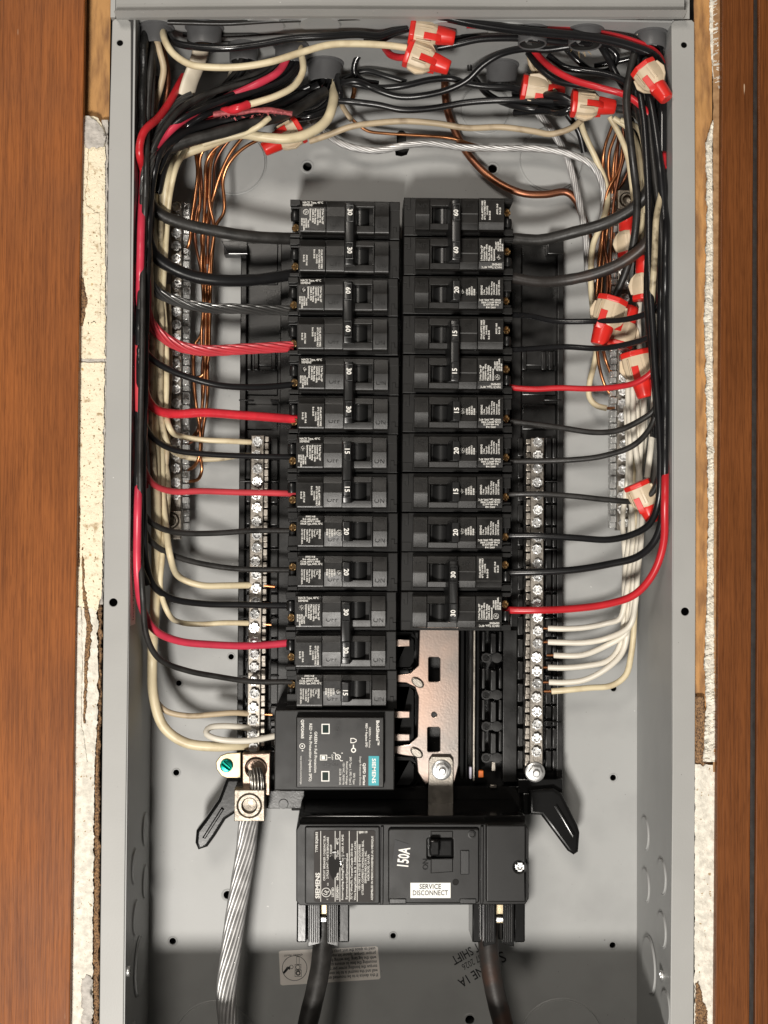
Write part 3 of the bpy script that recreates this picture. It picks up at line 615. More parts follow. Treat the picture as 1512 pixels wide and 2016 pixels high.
def hex_bolt(r):
    bm = bmesh.new()
    for prof in ([(r * 1.35, 0), (r * 1.35, -0.9), (r * 1.15, -1.5), (r * 0.95, -1.6)],):
        t = lathe([(a * mm, b * mm) for a, b in prof], 28); bm.from_mesh(t)
    t = extr([pts_circle(0, 0, r * mm * 1.0, 6, R(12))], -4.6 * mm, -1.5 * mm, 0.45 * mm, 2); bm.from_mesh(t)
    t = lathe([(r * 0.5 * mm, -4.4 * mm), (r * 0.5 * mm, -6.2 * mm), (r * 0.38 * mm, -6.9 * mm), (0.1 * mm, -6.9 * mm)], 18); bm.from_mesh(t)
    me = bpy.data.meshes.new('bolt'); bm.to_mesh(me); bm.free(); me.materials.append(M['zinc']); return finish(me, 30)
HEX = hex_bolt(4.9)
put('hex_bolt', HEX, None, bus, P(869, 1516, 62))
obj('dark_web', pbox(574, 1548, 1040, 1596, 76, 6, 0.0005), 'smoke', ch)
obj('orange_marker', pbox(942, 1517, 952, 1531, 69, 4, 0.0006), mat('orange_plastic', (0.75, 0.17, 0.02), 0.4), ch)
obj('white_clip', pbox(924, 1510, 929, 1534, 69, 4, 0.0006), mat('lilac_white_plastic', (0.55, 0.52, 0.62), 0.4), ch)
for (x0, y0, x1, y1) in ((965, 1545, 978, 1552), (968, 1500, 976, 1518)): obj('bus_glint_tab', pbox(x0, y0, x1, y1, 72, 2), 'tin', ch)
cp('foot_bridge', 1020, 1534, 1108, 1562, 66, 20, 'gloss'); cp('foot_bridge', 495, 1556, 600, 1592, 72, 14, 'chassis')
for x0, x1 in ((1030, 1058), (1063, 1092)): cp('foot_bridge_block', x0, 1562, x1, 1604, 66, 18, 'gloss')
lf = [(446, 1532), (500, 1532), (500, 1592), (462, 1602), (444, 1614), (424, 1646), (408, 1668), (390, 1674), (384, 1660), (386, 1636), (404, 1612), (430, 1574)]
rf = [(1042, 1556), (1090, 1552), (1106, 1562), (1138, 1626), (1142, 1640), (1139, 1678), (1130, 1684), (1118, 1676), (1084, 1630), (1066, 1606), (1042, 1604)]
obj('foot', pextr([lf], 60, 16, 0.0022, 3), 'gloss', ch); obj('foot', pextr([rf], 60, 16, 0.0022, 3), 'gloss', ch)
for q in ([(398, 1650), (436, 1590), (441, 1594), (404, 1652)], [(1128, 1650), (1092, 1588), (1097, 1584), (1133, 1644)]): obj('foot_ridge', pextr([q], 58.6, 3, 0.0007, 2), 'gloss', ch)
c = P(558, 1583, 71.8); put('moulding_mark', lathe([(3.4 * mm, 0.3 * mm), (3.4 * mm, -0.2 * mm), (3.0 * mm, -0.25 * mm), (2.9 * mm, 0.1 * mm)], 20), 'chassis', ch, c)

# ================================================================== neutral and ground bars
def bar(name, label, cat, x_at, y0, y1, ys, d, width, m, strip_dx, strip_m, group, half=13.0, extra=None):
    t = thing(name, label, cat, P(x_at(y1), y1, d + 10), group=group)
    poly = [(x_at(y0) - half, y0), (x_at(y0) + half, y0), (x_at(y1) + half, y1), (x_at(y1) - half, y1)]
    obj('bar', pextr([poly], d, width, 0.0006), m, t)
    # the comb beside the bar: a thin rail with raised teeth
    s0, s1 = strip_dx; bm = bmesh.new(); pitch = (ys[-1] - ys[0]) / (len(ys) - 1)
    for k, y in enumerate([y0 + 2 + i * pitch / 2 for i in range(int((y1 - y0 - 4) / (pitch / 2)))]):
        r = rect(x_at(y) + s0, y, x_at(y) + s1, y + pitch / 2 - (0.5 if k % 2 else 3.0), d + 2)
        dd = d + (1.0 if k % 2 else 3.2)
        box_bm(bm, min(r[:2]), max(r[:2]), dd * mm, (d + 10) * mm, min(r[2:]), max(r[2:]))
    obj('terminal_comb', mesh_bm(bm, 0.0004), strip_m, t)
    for y in ys:
        c = P(x_at(y) + random.uniform(-1.5, 1.5), y + random.uniform(-1, 1), d - 0.6 - random.uniform(0, 1.2))
        o = put('screw', SCREW if half > 10 else SCREW_S, None, t, c, (R(random.uniform(-9, 9)), R(random.uniform(0, 180)), R(random.uniform(-9, 9))))
    return t
nl = bar('neutral_bar', 'silvery neutral bar left of the breakers with a row of 24 screws', 'terminal bar', lambda y: 507.5 - (y - 860) * 0.0148, 857, 1486, [870 + 26.13 * k for k in range(24)], 66, 9, 'tin', (13.5, 22), 'tin', 'terminal bars')
nr = bar('neutral_bar', 'silvery neutral bar right of the breakers ending in a hex bolt', 'terminal bar', lambda y: 1058.5 - (y - 860) * 0.004, 862, 1534, [871 + 26.45 * k for k in range(24)], 66, 9, 'tin', (-22, -13.5), 'tin', 'terminal bars')
put('hex_bolt', HEX, None, nr, P(1053, 1520, 66), (0, R(20), 0))
gl = bar('ground_bar', 'left ground bar in clear plastic tray, lug at its bottom end', 'terminal bar', lambda y: 348 - (y - 400) * 0.003, 396, 1062, [407 + 25.8 * k for k in range(23)], 67, 8, 'tin', (13, 25), 'clear', 'terminal bars', half=10.5)
gr = bar('ground_bar', 'right ground bar in clear plastic tray, lug at its top end', 'terminal bar', lambda y: 1226 - (y - 1030) * 0.004, 378, 1044, [484 + 25.95 * k for k in range(22)], 70, 8, 'tin', (-25, -13), 'clear', 'terminal bars', half=11.5)
def lug_block(parent, x0, y0, x1, y1, d, t, m, r, screw_m='lug'):
    blk = [(x0, y0), (x1, y0), (x1, y1), (x0, y1)]
    cx, cy = (x0 + x1) / 2, (y0 + y1) / 2; c = P(cx, cy, d)
    rp = [(cx + (q[0]) / 1, cy + q[1]) for q in [(r * math.cos(a * math.pi / 12), r * math.sin(a * math.pi / 12)) for a in range(24)]]
    b = obj('lug', pextr([blk, rp], d, t, 0.0006, 2), m, parent)
    rw = r / 2560 * (0.8 + d * mm)
    prof = [(rw * 0.97, 3 * mm), (rw * 0.97, 0.2 * mm), (rw * 0.88, -0.5 * mm), (rw * 0.66, -0.5 * mm), (rw * 0.58, 0.2 * mm), (rw * 0.55, 2.0 * mm), (0.05 * mm, 2.6 * mm)]
    o = obj('set_screw', lathe(prof, 28), screw_m, b, loc=c)
    return b
lug_block(gl, 316, 1006, 357, 1044, 60, 14, 'lug', 15.5)
lug_block(gr, 1217, 374, 1252, 412, 64, 14, 'lug', 14)
lug_block(nl, 461, 1555, 521, 1617, 46, 22, 'lug', 24)
obj('upper_lug', pextr([[(477, 1485), (532, 1483), (531, 1566), (477, 1566)], [(504 + 21 * math.cos(a * math.pi / 12), 1512 + 21 * math.sin(a * math.pi / 12)) for a in range(24)]], 54, 14, 0.0006), 'lugcu', nl)
c = P(504, 1514, 60); put('lug_bore', lathe([(7.2 * mm, 0), (7.0 * mm, -2 * mm), (6.0 * mm, -2.2 * mm), (5.6 * mm, 0), (0.1 * mm, 0.2 * mm)], 26), 'lugcu', nl, c)
obj('bonding_tab', pextr([[(447, 1483), (474, 1482), (474, 1532), (452, 1534), (436, 1528), (426, 1514), (425, 1500), (434, 1488)]], 62, 2, 0.0005), 'brasstab', nl)
c = P(446, 1507, 62); put('green_bonding_screw', screw_head(4.3, 1.8, 0.16, False), 'green', nl, c, (0, R(40), 0))

M['worn_sheen'] = mat('worn_sheen_black_edge', (0.055, 0.053, 0.05), 0.34, var=0.6, vscale=240)  # edge wear, with the edge sheen put into the lighter colour

# ================================================================== circuit breakers
D0 = 85.0
def L_(d): return (d - D0) * mm
ZS = -1.1
def prism_x(prof, x0, x1, bevel=0.0):
    """profile [(z, d)] in mm swept along x"""
    bm = bmesh.new()
    a = [bm.verts.new((x0 * mm, L_(d), (z + ZS) * mm)) for z, d in prof]; b = [bm.verts.new((x1 * mm, L_(d), (z + ZS) * mm)) for z, d in prof]
    n = len(prof)
    for i in range(n): bm.faces.new((a[i], a[(i + 1) % n], b[(i + 1) % n], b[i]))
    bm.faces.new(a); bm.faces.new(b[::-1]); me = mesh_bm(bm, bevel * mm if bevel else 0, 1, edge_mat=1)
    me.materials.append(M['breaker_face']); me.materials.append(M['worn_sheen']); return me
def lextr(polys, d0, d1, bevel=0.3, seg=1): return extr([[(x * mm, z * mm) for x, z in p] for p in polys], L_(d0), L_(d1), bevel * mm, seg)
_bc = {}
def cached(key, fn):
    if key not in _bc: _bc[key] = fn()
    return _bc[key]
def pole_parts(root, dz, kind, half):
    """one pole; half: 'A' upper printed pole, 'B' lower pole, 'S' single"""
    H = 12.75
    def add(name, key, fn, m): o = obj(name, cached(key, fn), m, root, loc=Vector((0, 0, dz * mm))); return o
    bodyp = [(-35.9, H - .15), (35.9, H - .15), (35.9, -H + .15), (-35.9, -H + .15), (-35.9, -9.6), (-30.6, -9.6), (-30.6, 7.2), (-35.9, 7.2)]
    if half == 'S': bodyp = [(-35.9, H - .15), (35.9, H - .15), (35.9, -H + .15), (-35.9, -H + .15), (-35.9, -3.0), (-30.6, -3.0), (-30.6, 6.2), (-35.9, 6.2)]
    add('body', ('body', half), lambda: lextr([bodyp], 52, 84, 0.35), 'breaker')
    add('terminal_floor', ('tf',), lambda: lextr([[(-35.4, 7), (-30.3, 7), (-30.3, -9.4), (-35.4, -9.4)]], 66, 80, 0.2), 'handle')
    zs = -4.6 if half != 'S' else 2.6
    def screwm():
        me = screw_head(2.7, 1.2, 0.2, True)
        for v in me.vertices: v.co = Matrix.Rotation(R(-28), 3, 'Z') @ v.co
        return me
    o = obj('terminal_screw', cached(('ts',), screwm), 'brass', root, loc=Vector((-32.6 * mm, L_(58), (dz + zs) * mm)))
    o = add('terminal_lug', ('tl', half), lambda: lathe([(2.6 * mm, 0), (2.9 * mm, 1.5 * mm), (2.9 * mm, 5 * mm), (2.4 * mm, 6.5 * mm)], 14, 'Z') if half != 'S' else lathe([(2.2 * mm, -3 * mm), (2.2 * mm, 0)], 14, 'Z'), 'handle')
    o.location = Vector((-33.4 * mm, L_(57), dz * mm))
    add('end_tab', ('et',), lambda: lextr([[(-36.2, 12.4), (-29.6, 12.4), (-29.6, 9.2), (-32, 8.4), (-36.2, 8.4)]], 49.5, 53, 0.3), 'breaker')
    add('end_tab', ('et2',), lambda: lextr([[(-36.2, -10.2), (-29.6, -9.9), (-29.6, -12.4), (-36.2, -12.4)]], 49.8, 53, 0.3), 'breaker')
    zc = 0.0
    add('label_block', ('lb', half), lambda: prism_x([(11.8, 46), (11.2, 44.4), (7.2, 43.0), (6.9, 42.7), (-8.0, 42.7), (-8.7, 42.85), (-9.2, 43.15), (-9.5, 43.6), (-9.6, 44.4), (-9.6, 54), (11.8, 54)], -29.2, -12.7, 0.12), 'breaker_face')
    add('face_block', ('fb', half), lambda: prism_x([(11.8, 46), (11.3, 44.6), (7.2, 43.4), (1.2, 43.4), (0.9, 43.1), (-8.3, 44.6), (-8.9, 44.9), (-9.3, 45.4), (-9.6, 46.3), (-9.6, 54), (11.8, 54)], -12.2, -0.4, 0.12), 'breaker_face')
    # frame round the handle slot: ledges above and below, open in the middle
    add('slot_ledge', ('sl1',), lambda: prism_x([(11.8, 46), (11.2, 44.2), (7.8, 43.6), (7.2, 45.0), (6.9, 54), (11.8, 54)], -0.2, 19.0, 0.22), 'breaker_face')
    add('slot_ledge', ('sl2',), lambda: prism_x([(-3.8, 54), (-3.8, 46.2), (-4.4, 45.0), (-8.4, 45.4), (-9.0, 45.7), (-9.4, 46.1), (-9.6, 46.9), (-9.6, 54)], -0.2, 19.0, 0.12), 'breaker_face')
    add('slot_floor', ('sf',), lambda: lextr([[(-0.2, 6.2), (18.9, 6.2), (18.9, -5), (-0.2, -5)]], 53, 56, 0.2), 'handle')
    add('slot_wall', ('sw',), lambda: lextr([[(18.0, 6.0), (19.0, 6.5), (19.0, -5.3), (18.0, -5.0)]], 44.2, 54, 0.15), 'breaker_face')
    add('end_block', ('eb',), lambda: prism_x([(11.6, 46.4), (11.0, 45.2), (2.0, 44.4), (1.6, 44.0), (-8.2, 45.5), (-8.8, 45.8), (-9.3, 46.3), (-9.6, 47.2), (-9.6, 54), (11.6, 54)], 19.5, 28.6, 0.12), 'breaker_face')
    add('shoulder_key', ('sk',), lambda: lextr([[(31.5, -12.2), (35.7, -12.2), (35.7, -7.5), (33.8, -7.5), (33.8, -4.5), (31.5, -4.5)]], 51.2, 53, 0.2), 'breaker')
    add('shoulder_key', ('sk2',), lambda: lextr([[(29.2, 12.2), (35.6, 12.2), (35.6, 6.6), (29.2, 6.6)]], 51.5, 53, 0.2), 'breaker')
    add('mould_lettering', ('ml1',), lambda: place_text([(text_mesh("OFF", 4.6 * mm, 'CENTER', extr_=0.12 * mm), -6.3 * mm, L_(43.9), -5.1 * mm, 0, 0.95)]), 'breaker')
    add('mould_lettering', ('ml2',), lambda: place_text([(text_mesh("ON", 4.6 * mm, 'CENTER', extr_=0.12 * mm), 24 * mm, L_(44.85), -5.5 * mm, 0, 0.95)]), 'breaker')
    # printing
    y1, y2 = L_(42.6), L_(43.0)
    def ul(x, z, s): return [(ring_mesh2(s), x * mm, y1, z * mm, 0, 1), (text_mesh("UL", 1.5 * s * mm, 'CENTER'), x * mm, y1, z * mm, -60, 0.9)]
    rows = []
    if half == 'A':
        rows = [(text_mesh("HACR Type, 40°C", 1.9 * mm, bold=0.05 * mm), -27.8 * mm, L_(43.25), 10.0 * mm, 0, 0.92), (text_mesh("SIEMENS", 1.9 * mm, bold=0.05 * mm), -27.8 * mm, L_(42.75), 8.2 * mm, 0, 0.9)]
        for i, (s, k) in enumerate((("2 Pole Type QP", 1), ("Common Trip", 1), ("120/240V~ 60Hz", 1), ("Max. Int. Rating", 1), ("10,000 A RMS", 1), ("Symmetrical", 1))):
            rows.append((text_mesh(s, 1.55 * mm, bold=0.06 * mm), (-14.6 - i * 1.62) * mm, y1, 6.0 * mm, -90, 1.02))
        for i, s in enumerate(("10kA 240V", "60Hz E10848", "LISTED CIR.BKR.", "ISSUE NO")): rows.append((text_mesh(s, 1.35 * mm, bold=0.06 * mm), (-24.0 - i * 1.4) * mm, y1, -0.4 * mm + (i == 0) * -1.0 * mm, -90, 0.85))
        rows += ul(-25.6, 3.7, 1.75)
    elif half == 'B':
        for i, s in enumerate(("CU-AL 60/75°C WIRE", "60°C CU WIRE ONLY", "14-4 AWG", "lb-in 20-35")): rows.append((text_mesh(s, 1.5 * mm, bold=0.06 * mm), (-15.0 - i * 1.62) * mm, y1, (5.0 - (i == 2) * 3.0) * mm, -90, 0.9))
        for i, s in enumerate(("AWG 14-8", "lb-in 25")): rows.append((text_mesh(s, 1.6 * mm, bold=0.06 * mm), (-24.8 - i * 1.8) * mm, y1, 1.4 * mm, -90, 0.95))
    else:
        for i, (s, x) in enumerate((("AWG 14-8", -24.4), ("lb-in with cu/al 25", -26.2), ("CU-AL 60/75°C WIRE", -27.6), ("HACR Type, SWD, 40°C", -27.6))):
            rows.append((text_mesh(s, 1.6 * mm, bold=0.06 * mm), x * mm, L_(43.3 - 0.25 * i) - 0.3 * mm, (10.6 - 1.55 * i) * mm, 0, 0.86))
        for i, s in enumerate(("SIEMENS", "1 Pole", "Type QP", "120/240V~", "Max. Int. Rating", "10,000 A RMS", "Symmetrical", "LISTED CIR.BKR.")):
            rows.append((text_mesh(s, 1.7 * mm if i == 0 else 1.4 * mm, bold=0.04 * mm), (-15.2 - i * 1.62) * mm, y1, 2.6 * mm, -90, 1.0))
        for i, s in enumerate(("LISTED", "CIR.BKR.", "ISSUE NO", "E10848")): rows.append((text_mesh(s, 1.45 * mm, bold=0.06 * mm), (-5.6 - i * 1.6) * mm, L_(43.0), 2.8 * mm, -90, 0.95))
        rows += [(ring_mesh2(1.75), -2.6 * mm, L_(42.9), 0.4 * mm, 0, 1), (text_mesh("UL", 2.5 * mm, 'CENTER'), -2.6 * mm, L_(42.9), 0.4 * mm, -60, 0.9)]
    add('printed_label', ('pl', half), lambda: place_text([(a, b, c, e + ZS * mm, f, g) for a, b, c, e, f, g in rows]), 'print')
def ring_mesh2(s):
    me = extr(ring_shape(0, 0, s * 0.86 * mm, s * 1.08 * mm, 20), 0, 0.01 * mm)
    t = me.copy()
    for v in t.vertices: v.co = (v.co.x, v.co.z, 0)
    return t
def breaker(x, z_top, pitch, poles, rating, label, flip, group, jit):
    zc = z_top - poles * pitch / 2
    t = thing('circuit_breaker', label, 'circuit breaker', (x + jit * mm, D0 * mm, zc), group, world=False)
    k_ = math.sin(zc * 917.0 + x * 331.0); t.location.y += 0.45 * mm * k_
    t.rotation_euler = (R(0.35 * math.sin(zc * 541.0)), R((180 if flip else 0) + 0.22 * k_), R(0.5 * math.cos(zc * 733.0)))
    if poles == 2:
        pole_parts(t, pitch / 2 / mm, rating, 'A'); pole_parts(t, -pitch / 2 / mm, rating, 'B')
        hz = pitch / mm
        def hm():
            bm = bmesh.new()
            z1, z0 = hz / 2 + 6.6, -hz / 2 - 5.6
            pr = [(-0.8, 48), (-0.2, 34.2), (0.6, 33.0), (5.2, 33.2), (6.0, 34.2), (8.2, 50)]
            a = [bm.verts.new((q[0] * mm, L_(q[1]), z1 * mm)) for q in pr]; b = [bm.verts.new((q[0] * mm, L_(q[1] + (2.2 if q[1] < 40 else 0)), (z0 - (1.6 if q[1] < 40 else 0)) * mm)) for q in pr]
            for i in range(len(pr)): bm.faces.new((a[i], a[(i + 1) % 6], b[(i + 1) % 6], b[i]))
            bm.faces.new(a); bm.faces.new(b[::-1]); return mesh_bm(bm, 0.45 * mm, 2)
        h = obj('handle_tie', cached(('h2',), hm), 'handle', t, loc=Vector((0, 0, 0)))
        for s in (1, -1):
            zz = s * hz / 2 + (-0.2 if s > 0 else 1.4)
            obj('handle_window', cached(('hw',), lambda: lextr([[(0.5, 5.4), (5.4, 5.4), (5.4, -5.4), (0.5, -5.4)], [(1.0, 4.9), (4.9, 4.9), (4.9, -4.9), (1.0, -4.9)]], 32.7, 33.4, 0.12)), 'handle', h, loc=Vector((0, 0, zz * mm)))
            me = cached(('num', rating, 2), lambda: place_text([(text_mesh(rating, 4.4 * mm, 'CENTER', bold=0.10 * mm), 0, 0, 0, -90, 1.0)]))
            obj('rating_number', me, 'printb', h, loc=Vector((3.0 * mm, L_(32.55 if s > 0 else 34.2) - 0.25 * mm, (zz + (0.6 if s > 0 else 0.4)) * mm)))
            obj('toggle_hub', cached(('hub',), lambda: lathe([(0.1 * mm, -4.4 * mm), (6.2 * mm, -4.4 * mm), (6.2 * mm, 6.2 * mm), (0.1 * mm, 6.2 * mm)], 20, 'Z')), 'handle', h, loc=Vector((10.0 * mm, L_(54.0), s * hz / 2 * mm)))
    else:
        pole_parts(t, 0, rating, 'S')
        h = obj('handle', cached(('h1',), lambda: prism_y1()), 'handle', t, loc=Vector((0, 0, 0)))
        me = cached(('num', rating, 1), lambda: place_text([(text_mesh(rating, 4.4 * mm, 'CENTER', bold=0.10 * mm), 0, 0, 0, -90, 1.0)]))
        obj('rating_number', me, 'printb', h, loc=Vector((1.9 * mm, L_(34.7) - 0.25 * mm, 0.0 * mm)))
        obj('toggle_hub', cached(('hub',), lambda: lathe([(0.1 * mm, -4.4 * mm), (6.2 * mm, -4.4 * mm), (6.2 * mm, 6.2 * mm), (0.1 * mm, 6.2 * mm)], 20, 'Z')), 'handle', h, loc=Vector((10.0 * mm, L_(54.0), 0)))
    return t
def prism_y1():
    bm = bmesh.new(); pr = [(-1.4, 48), (-0.8, 35.8), (-0.2, 34.9), (4.0, 34.9), (4.8, 35.8), (7.4, 50)]
    a = [bm.verts.new((q[0] * mm, L_(q[1]), 6.3 * mm)) for q in pr]; b = [bm.verts.new((q[0] * mm, L_(q[1]), -6.3 * mm)) for q in pr]
    for i in range(6): bm.faces.new((a[i], a[(i + 1) % 6], b[(i + 1) % 6], b[i]))
    bm.faces.new(a); bm.faces.new(b[::-1]); return mesh_bm(bm, 0.4 * mm, 2)
xl, zt, zb = P(676.5, 895, 52).x, P(679, 394, 52).z, P(675, 1397, 52).z
pl_ = (zt - zb) / 13
row = 0
LEFT = [(2, "30", "double-pole 30 amp breaker at the top of the left column"), (2, "60", "double-pole 60 amp breaker second from the top in the left column"),
        (2, "30", "double-pole 30 amp breaker in the left column between the 60 and the 15"), (2, "15", "double-pole 15 amp breaker just above the two single 20s, left column"),
        (1, "20", "upper of the two single-pole 20 amp breakers in the left column"), (1, "20", "lower of the two single-pole 20 amp breakers in the left column"),
        (2, "30", "lowest double-pole 30 amp breaker of the left column, above the single 15"), (1, "15", "single-pole 15 amp breaker directly above the surge protector")]
for i, (p, a, lb) in enumerate(LEFT):
    breaker(xl, zt - row * pl_, pl_, p, a, 'black ' + lb, False, 'circuit breakers in the left column', (0.3, -0.5, 0.3, -0.4, -0.3, -0.2, -0.5, -0.3)[i]); row += p
xr, zt2, zb2 = P(899.5, 815, 52).x, P(903, 389, 52).z, P(896, 1243, 52).z
pr_ = (zt2 - zb2) / 11; row = 0
RIGHT = [(2, "60", "double-pole 60 amp breaker at the top of the right column"), (1, "20", "single-pole 20 amp breaker between the double 60 and double 15 of the right column"), (2, "15", "double-pole 15 amp breaker in the right column"),
         (1, "15", "single-pole 15 amp breaker just under the right double-pole 15"), (1, "20", "single-pole 20 amp breaker between two single 15s in the right column"), (1, "15", "lower single-pole 15 amp breaker of the right column, between two 20s"),
         (1, "20", "single-pole 20 amp breaker just above the bottom right double-pole 30"), (2, "30", "double-pole 30 amp breaker at the bottom of the right column")]
for i, (p, a, lb) in enumerate(RIGHT):
    breaker(xr, zt2 - row * pr_, pr_, p, a, 'black ' + lb, True, 'circuit breakers in the right column', (0.4, -0.3, 0.3, -0.1, -0.2, -0.4, -0.4, 0.0)[i]); row += p

# ================================================================== surge protector
def fit_text(s, x, y0, y1, h, d, bold=0.0):
    """vertical text at photo column x running from y0 to y1 (downwards if y1 > y0), cap height h px"""
    k = (0.8 + d * mm) / 2560
    me = text_mesh(s, h / 0.7 * k, bold=bold * mm); w_ = max(v.co.x for v in me.vertices)
    c = P(x, y0, d); L = abs(P(x, y1, d).z - c.z)
    return (me, c.x, d * mm, c.z, -90 if y1 > y0 else 90, L / w_)
def flat_poly(polys, d): return pextr(polys, d, 0.05, 0)
spd = thing('surge_protector', 'black surge protector module with teal logo block, left column bottom', 'surge protector', P(658, 1555, 60))
obj('body', pbox(540, 1398, 777, 1556, 40, 40, 0.0008), 'breaker', spd)
obj('face_plate', pextr([rr(583, 1412, 756, 1551, 2)], 33, 8, 0.0007, 2), 'breaker_face', spd)
T = [fit_text("BoltShield™", 743.5, 1418, 1467, 6.0, 32.9, 0.06), fit_text("GREEN = Active", 728, 1431, 1472, 3.8, 32.9), fit_text("RED = Replace SPD", 721.5, 1424, 1471, 3.8, 32.9, 0.03),
     fit_text("QSPD Series", 717, 1502, 1546, 5.2, 32.9, 0.05), fit_text("Surge Protective Device", 709.5, 1489, 1546, 3.4, 32.9), fit_text("SPD Type:", 697, 1522, 1545, 3.8, 32.9),
     fit_text("SPD Type 1, SPD Type 2", 690, 1490, 1545, 3.8, 32.9), fit_text("Rated Line Voltage", 683, 1499, 1545, 3.8, 32.9), fit_text("120 VAC, 50/60 Hz", 676.5, 1501, 1545, 3.8, 32.9), fit_text("SCCR: 200 kA", 669.6, 1513, 1545, 3.8, 32.9),
     fit_text("OFF", 654, 1485, 1496, 3.4, 32.9), fit_text("GREEN = Full Protection", 621.5, 1440, 1521, 5.4, 32.9, 0.02), fit_text("RED = No Protection (replace SPD)", 611.5, 1424, 1538, 5.4, 32.9, 0.02),
     fit_text("QSPD2A065", 595.5, 1416.5, 1454, 5.4, 32.9, 0.05), fit_text("usa.siemens.com/surge", 593, 1488, 1544, 3.0, 32.9)]
obj('printed_text', place_text(T), 'printb', spd)
bm = bmesh.new()
def circ(x, y, r, n=20): return [(x + r * math.cos(2 * math.pi * i / n), y + r * math.sin(2 * math.pi * i / n)) for i in range(n)]
def rc(x0, y0, x1, y1): return [(x0, y0), (x1, y0), (x1, y1), (x0, y1)]
for pp in ([rc(633, 1425, 649, 1445), rc(635, 1427, 647, 1443)], [rc(632.5, 1518, 648.5, 1538.5), rc(634.5, 1520, 646.5, 1536.5)], [rc(630, 1486, 644, 1497), rc(631.4, 1487.4, 642.6, 1495.6)], [circ(696, 1477, 5), circ(696, 1477, 2.8)],
           [circ(595, 1469, 5.6), circ(595, 1469, 4.4)], [circ(595, 1469, 1.7, 8)], [rc(645, 1491, 651, 1492)], [rc(694.6, 1466, 697, 1472)],
           [[(690, 1453), (697, 1453), (702, 1456), (702, 1460), (697, 1463), (690, 1463)], [(691.4, 1454.6), (696.6, 1454.6), (700.6, 1457), (700.6, 1459), (696.6, 1461.4), (691.4, 1461.4)]],
           [[(660, 1485), (666, 1485), (671, 1488), (671, 1492), (666, 1495), (660, 1495)], [(661.4, 1486.4), (665.6, 1486.4), (669.6, 1489), (669.6, 1491), (665.6, 1493.6), (661.4, 1493.6)]], [[(658, 1482), (659.2, 1481), (672, 1498), (671, 1499)]], [rc(594, 1477, 597, 1479)],
           [rc(656, 1481, 657.2, 1483)], [rc(672, 1482, 675, 1483.4)], [rc(672, 1497, 675, 1498.4)]):
    t = flat_poly(pp, 32.9); bm.from_mesh(t)
me = bpy.data.meshes.new('sym'); bm.to_mesh(me); bm.free(); obj('printed_symbols', me, 'printb', spd)
obj('indicator_window', pbox(635.5, 1427.5, 646.5, 1442.5, 32.85, 0.3, 0), mat('dark_green_window', (0.02, 0.035, 0.03), 0.15), spd)
obj('indicator_window', pbox(635, 1520.5, 646, 1536, 32.85, 0.3, 0), mat('dark_green_window_b', (0.02, 0.035, 0.03), 0.15), spd)
obj('alarm_switch', pbox(633, 1488, 640, 1495, 32.2, 1.2, 0.0002), 'whitesticker', spd)
lg = obj('logo_block', pbox(725.5, 1488.5, 746, 1546.5, 32.85, 0.2, 0), 'teal', spd)
obj('logo_text', place_text([fit_text("SIEMENS", 735.8, 1493, 1542, 7.2, 32.75, 0.07)]), 'printb', lg)

# ================================================================== main breaker
mb = thing('main_breaker', 'large black 150 amp main breaker with a white service disconnect sticker', 'main breaker', P(810, 1783, 70))
obj('body', pextr([[(583, 1634), (590, 1622), (1034, 1622), (1041, 1632), (1041, 1770), (1034, 1781), (590, 1783), (583, 1774)]], 16, 60, 0.0007, 2), 'breaker', mb)
obj('top_shroud', pbox(588, 1606, 1034, 1632, 24, 50, 0.0008), 'smoke', mb)
obj('left_face', pextr([rr(600, 1627, 748, 1780, 4)], 14.6, 3, 0.0009, 2), 'breaker', mb)
obj('center_face', pextr([rr(764, 1631, 944, 1779, 6), rr(842, 1651, 892, 1690, 3)], 13.6, 6, 0.0010, 2), 'breaker', mb)
obj('right_cover', pextr([rr(957, 1624, 1036, 1777, 4), circ(1023, 1707, 11)], 11.5, 7, 0.0011, 2), 'breaker', mb)
obj('face_rib', pbox(749, 1627, 755, 1781, 14.4, 3, 0.0005), 'breaker', mb); obj('face_rib', pbox(946, 1627, 952, 1780, 14.0, 3, 0.0005), 'breaker', mb)
hd = obj('handle', pbox(846, 1655, 866, 1686, 6, 16, 0.0012), 'gloss', mb); obj('handle_well', pbox(842, 1650, 893, 1691, 19.5, 2, 0.0003), 'dark', mb)
obj('handle_cheek', pextr([[(858, 1652), (892, 1652), (892, 1688), (858, 1688)]], 13.0, 8, 0.0014, 2), 'gloss', mb)
obj('trip_window', pextr([rr(906, 1674, 924, 1722, 2)], 12.9, 2, 0.0005), 'handle', mb)
obj('raised_pad', pextr([[(848, 1690), (892, 1690), (892, 1717), (848, 1720)]], 13.0, 2, 0.0006), 'breaker', mb); obj('raised_pad', pextr([[(848, 1636), (892, 1636), (892, 1650), (848, 1650)]], 13.0, 2, 0.0006), 'breaker', mb)
for x0, x1 in ((766, 800), (905, 938)): obj('foot_notch', pbox(x0, 1769, x1, 1780, 13.0, 2.5, 0.0006), 'handle', mb)
obj('mould_lettering', place_text([(text_mesh("ON", 5 * mm, 'CENTER', extr_=0.2 * mm), P(838, 1702, 13).x, 13.3 * mm, P(838, 1702, 13).z, 90, 0.9), (text_mesh("OFF", 5 * mm, 'CENTER', extr_=0.2 * mm), P(913, 1708, 13).x, 13.3 * mm, P(913, 1708, 13).z, 90, 0.9)]), 'gloss', mb)
c = P(897, 1737, 13.4); put('test_hole', lathe([(2.0 * mm, 0), (1.9 * mm, -0.2 * mm), (1.5 * mm, -0.2 * mm), (1.4 * mm, 0.1 * mm), (0.1 * mm, 0.1 * mm)], 16), 'dark', mb, c)
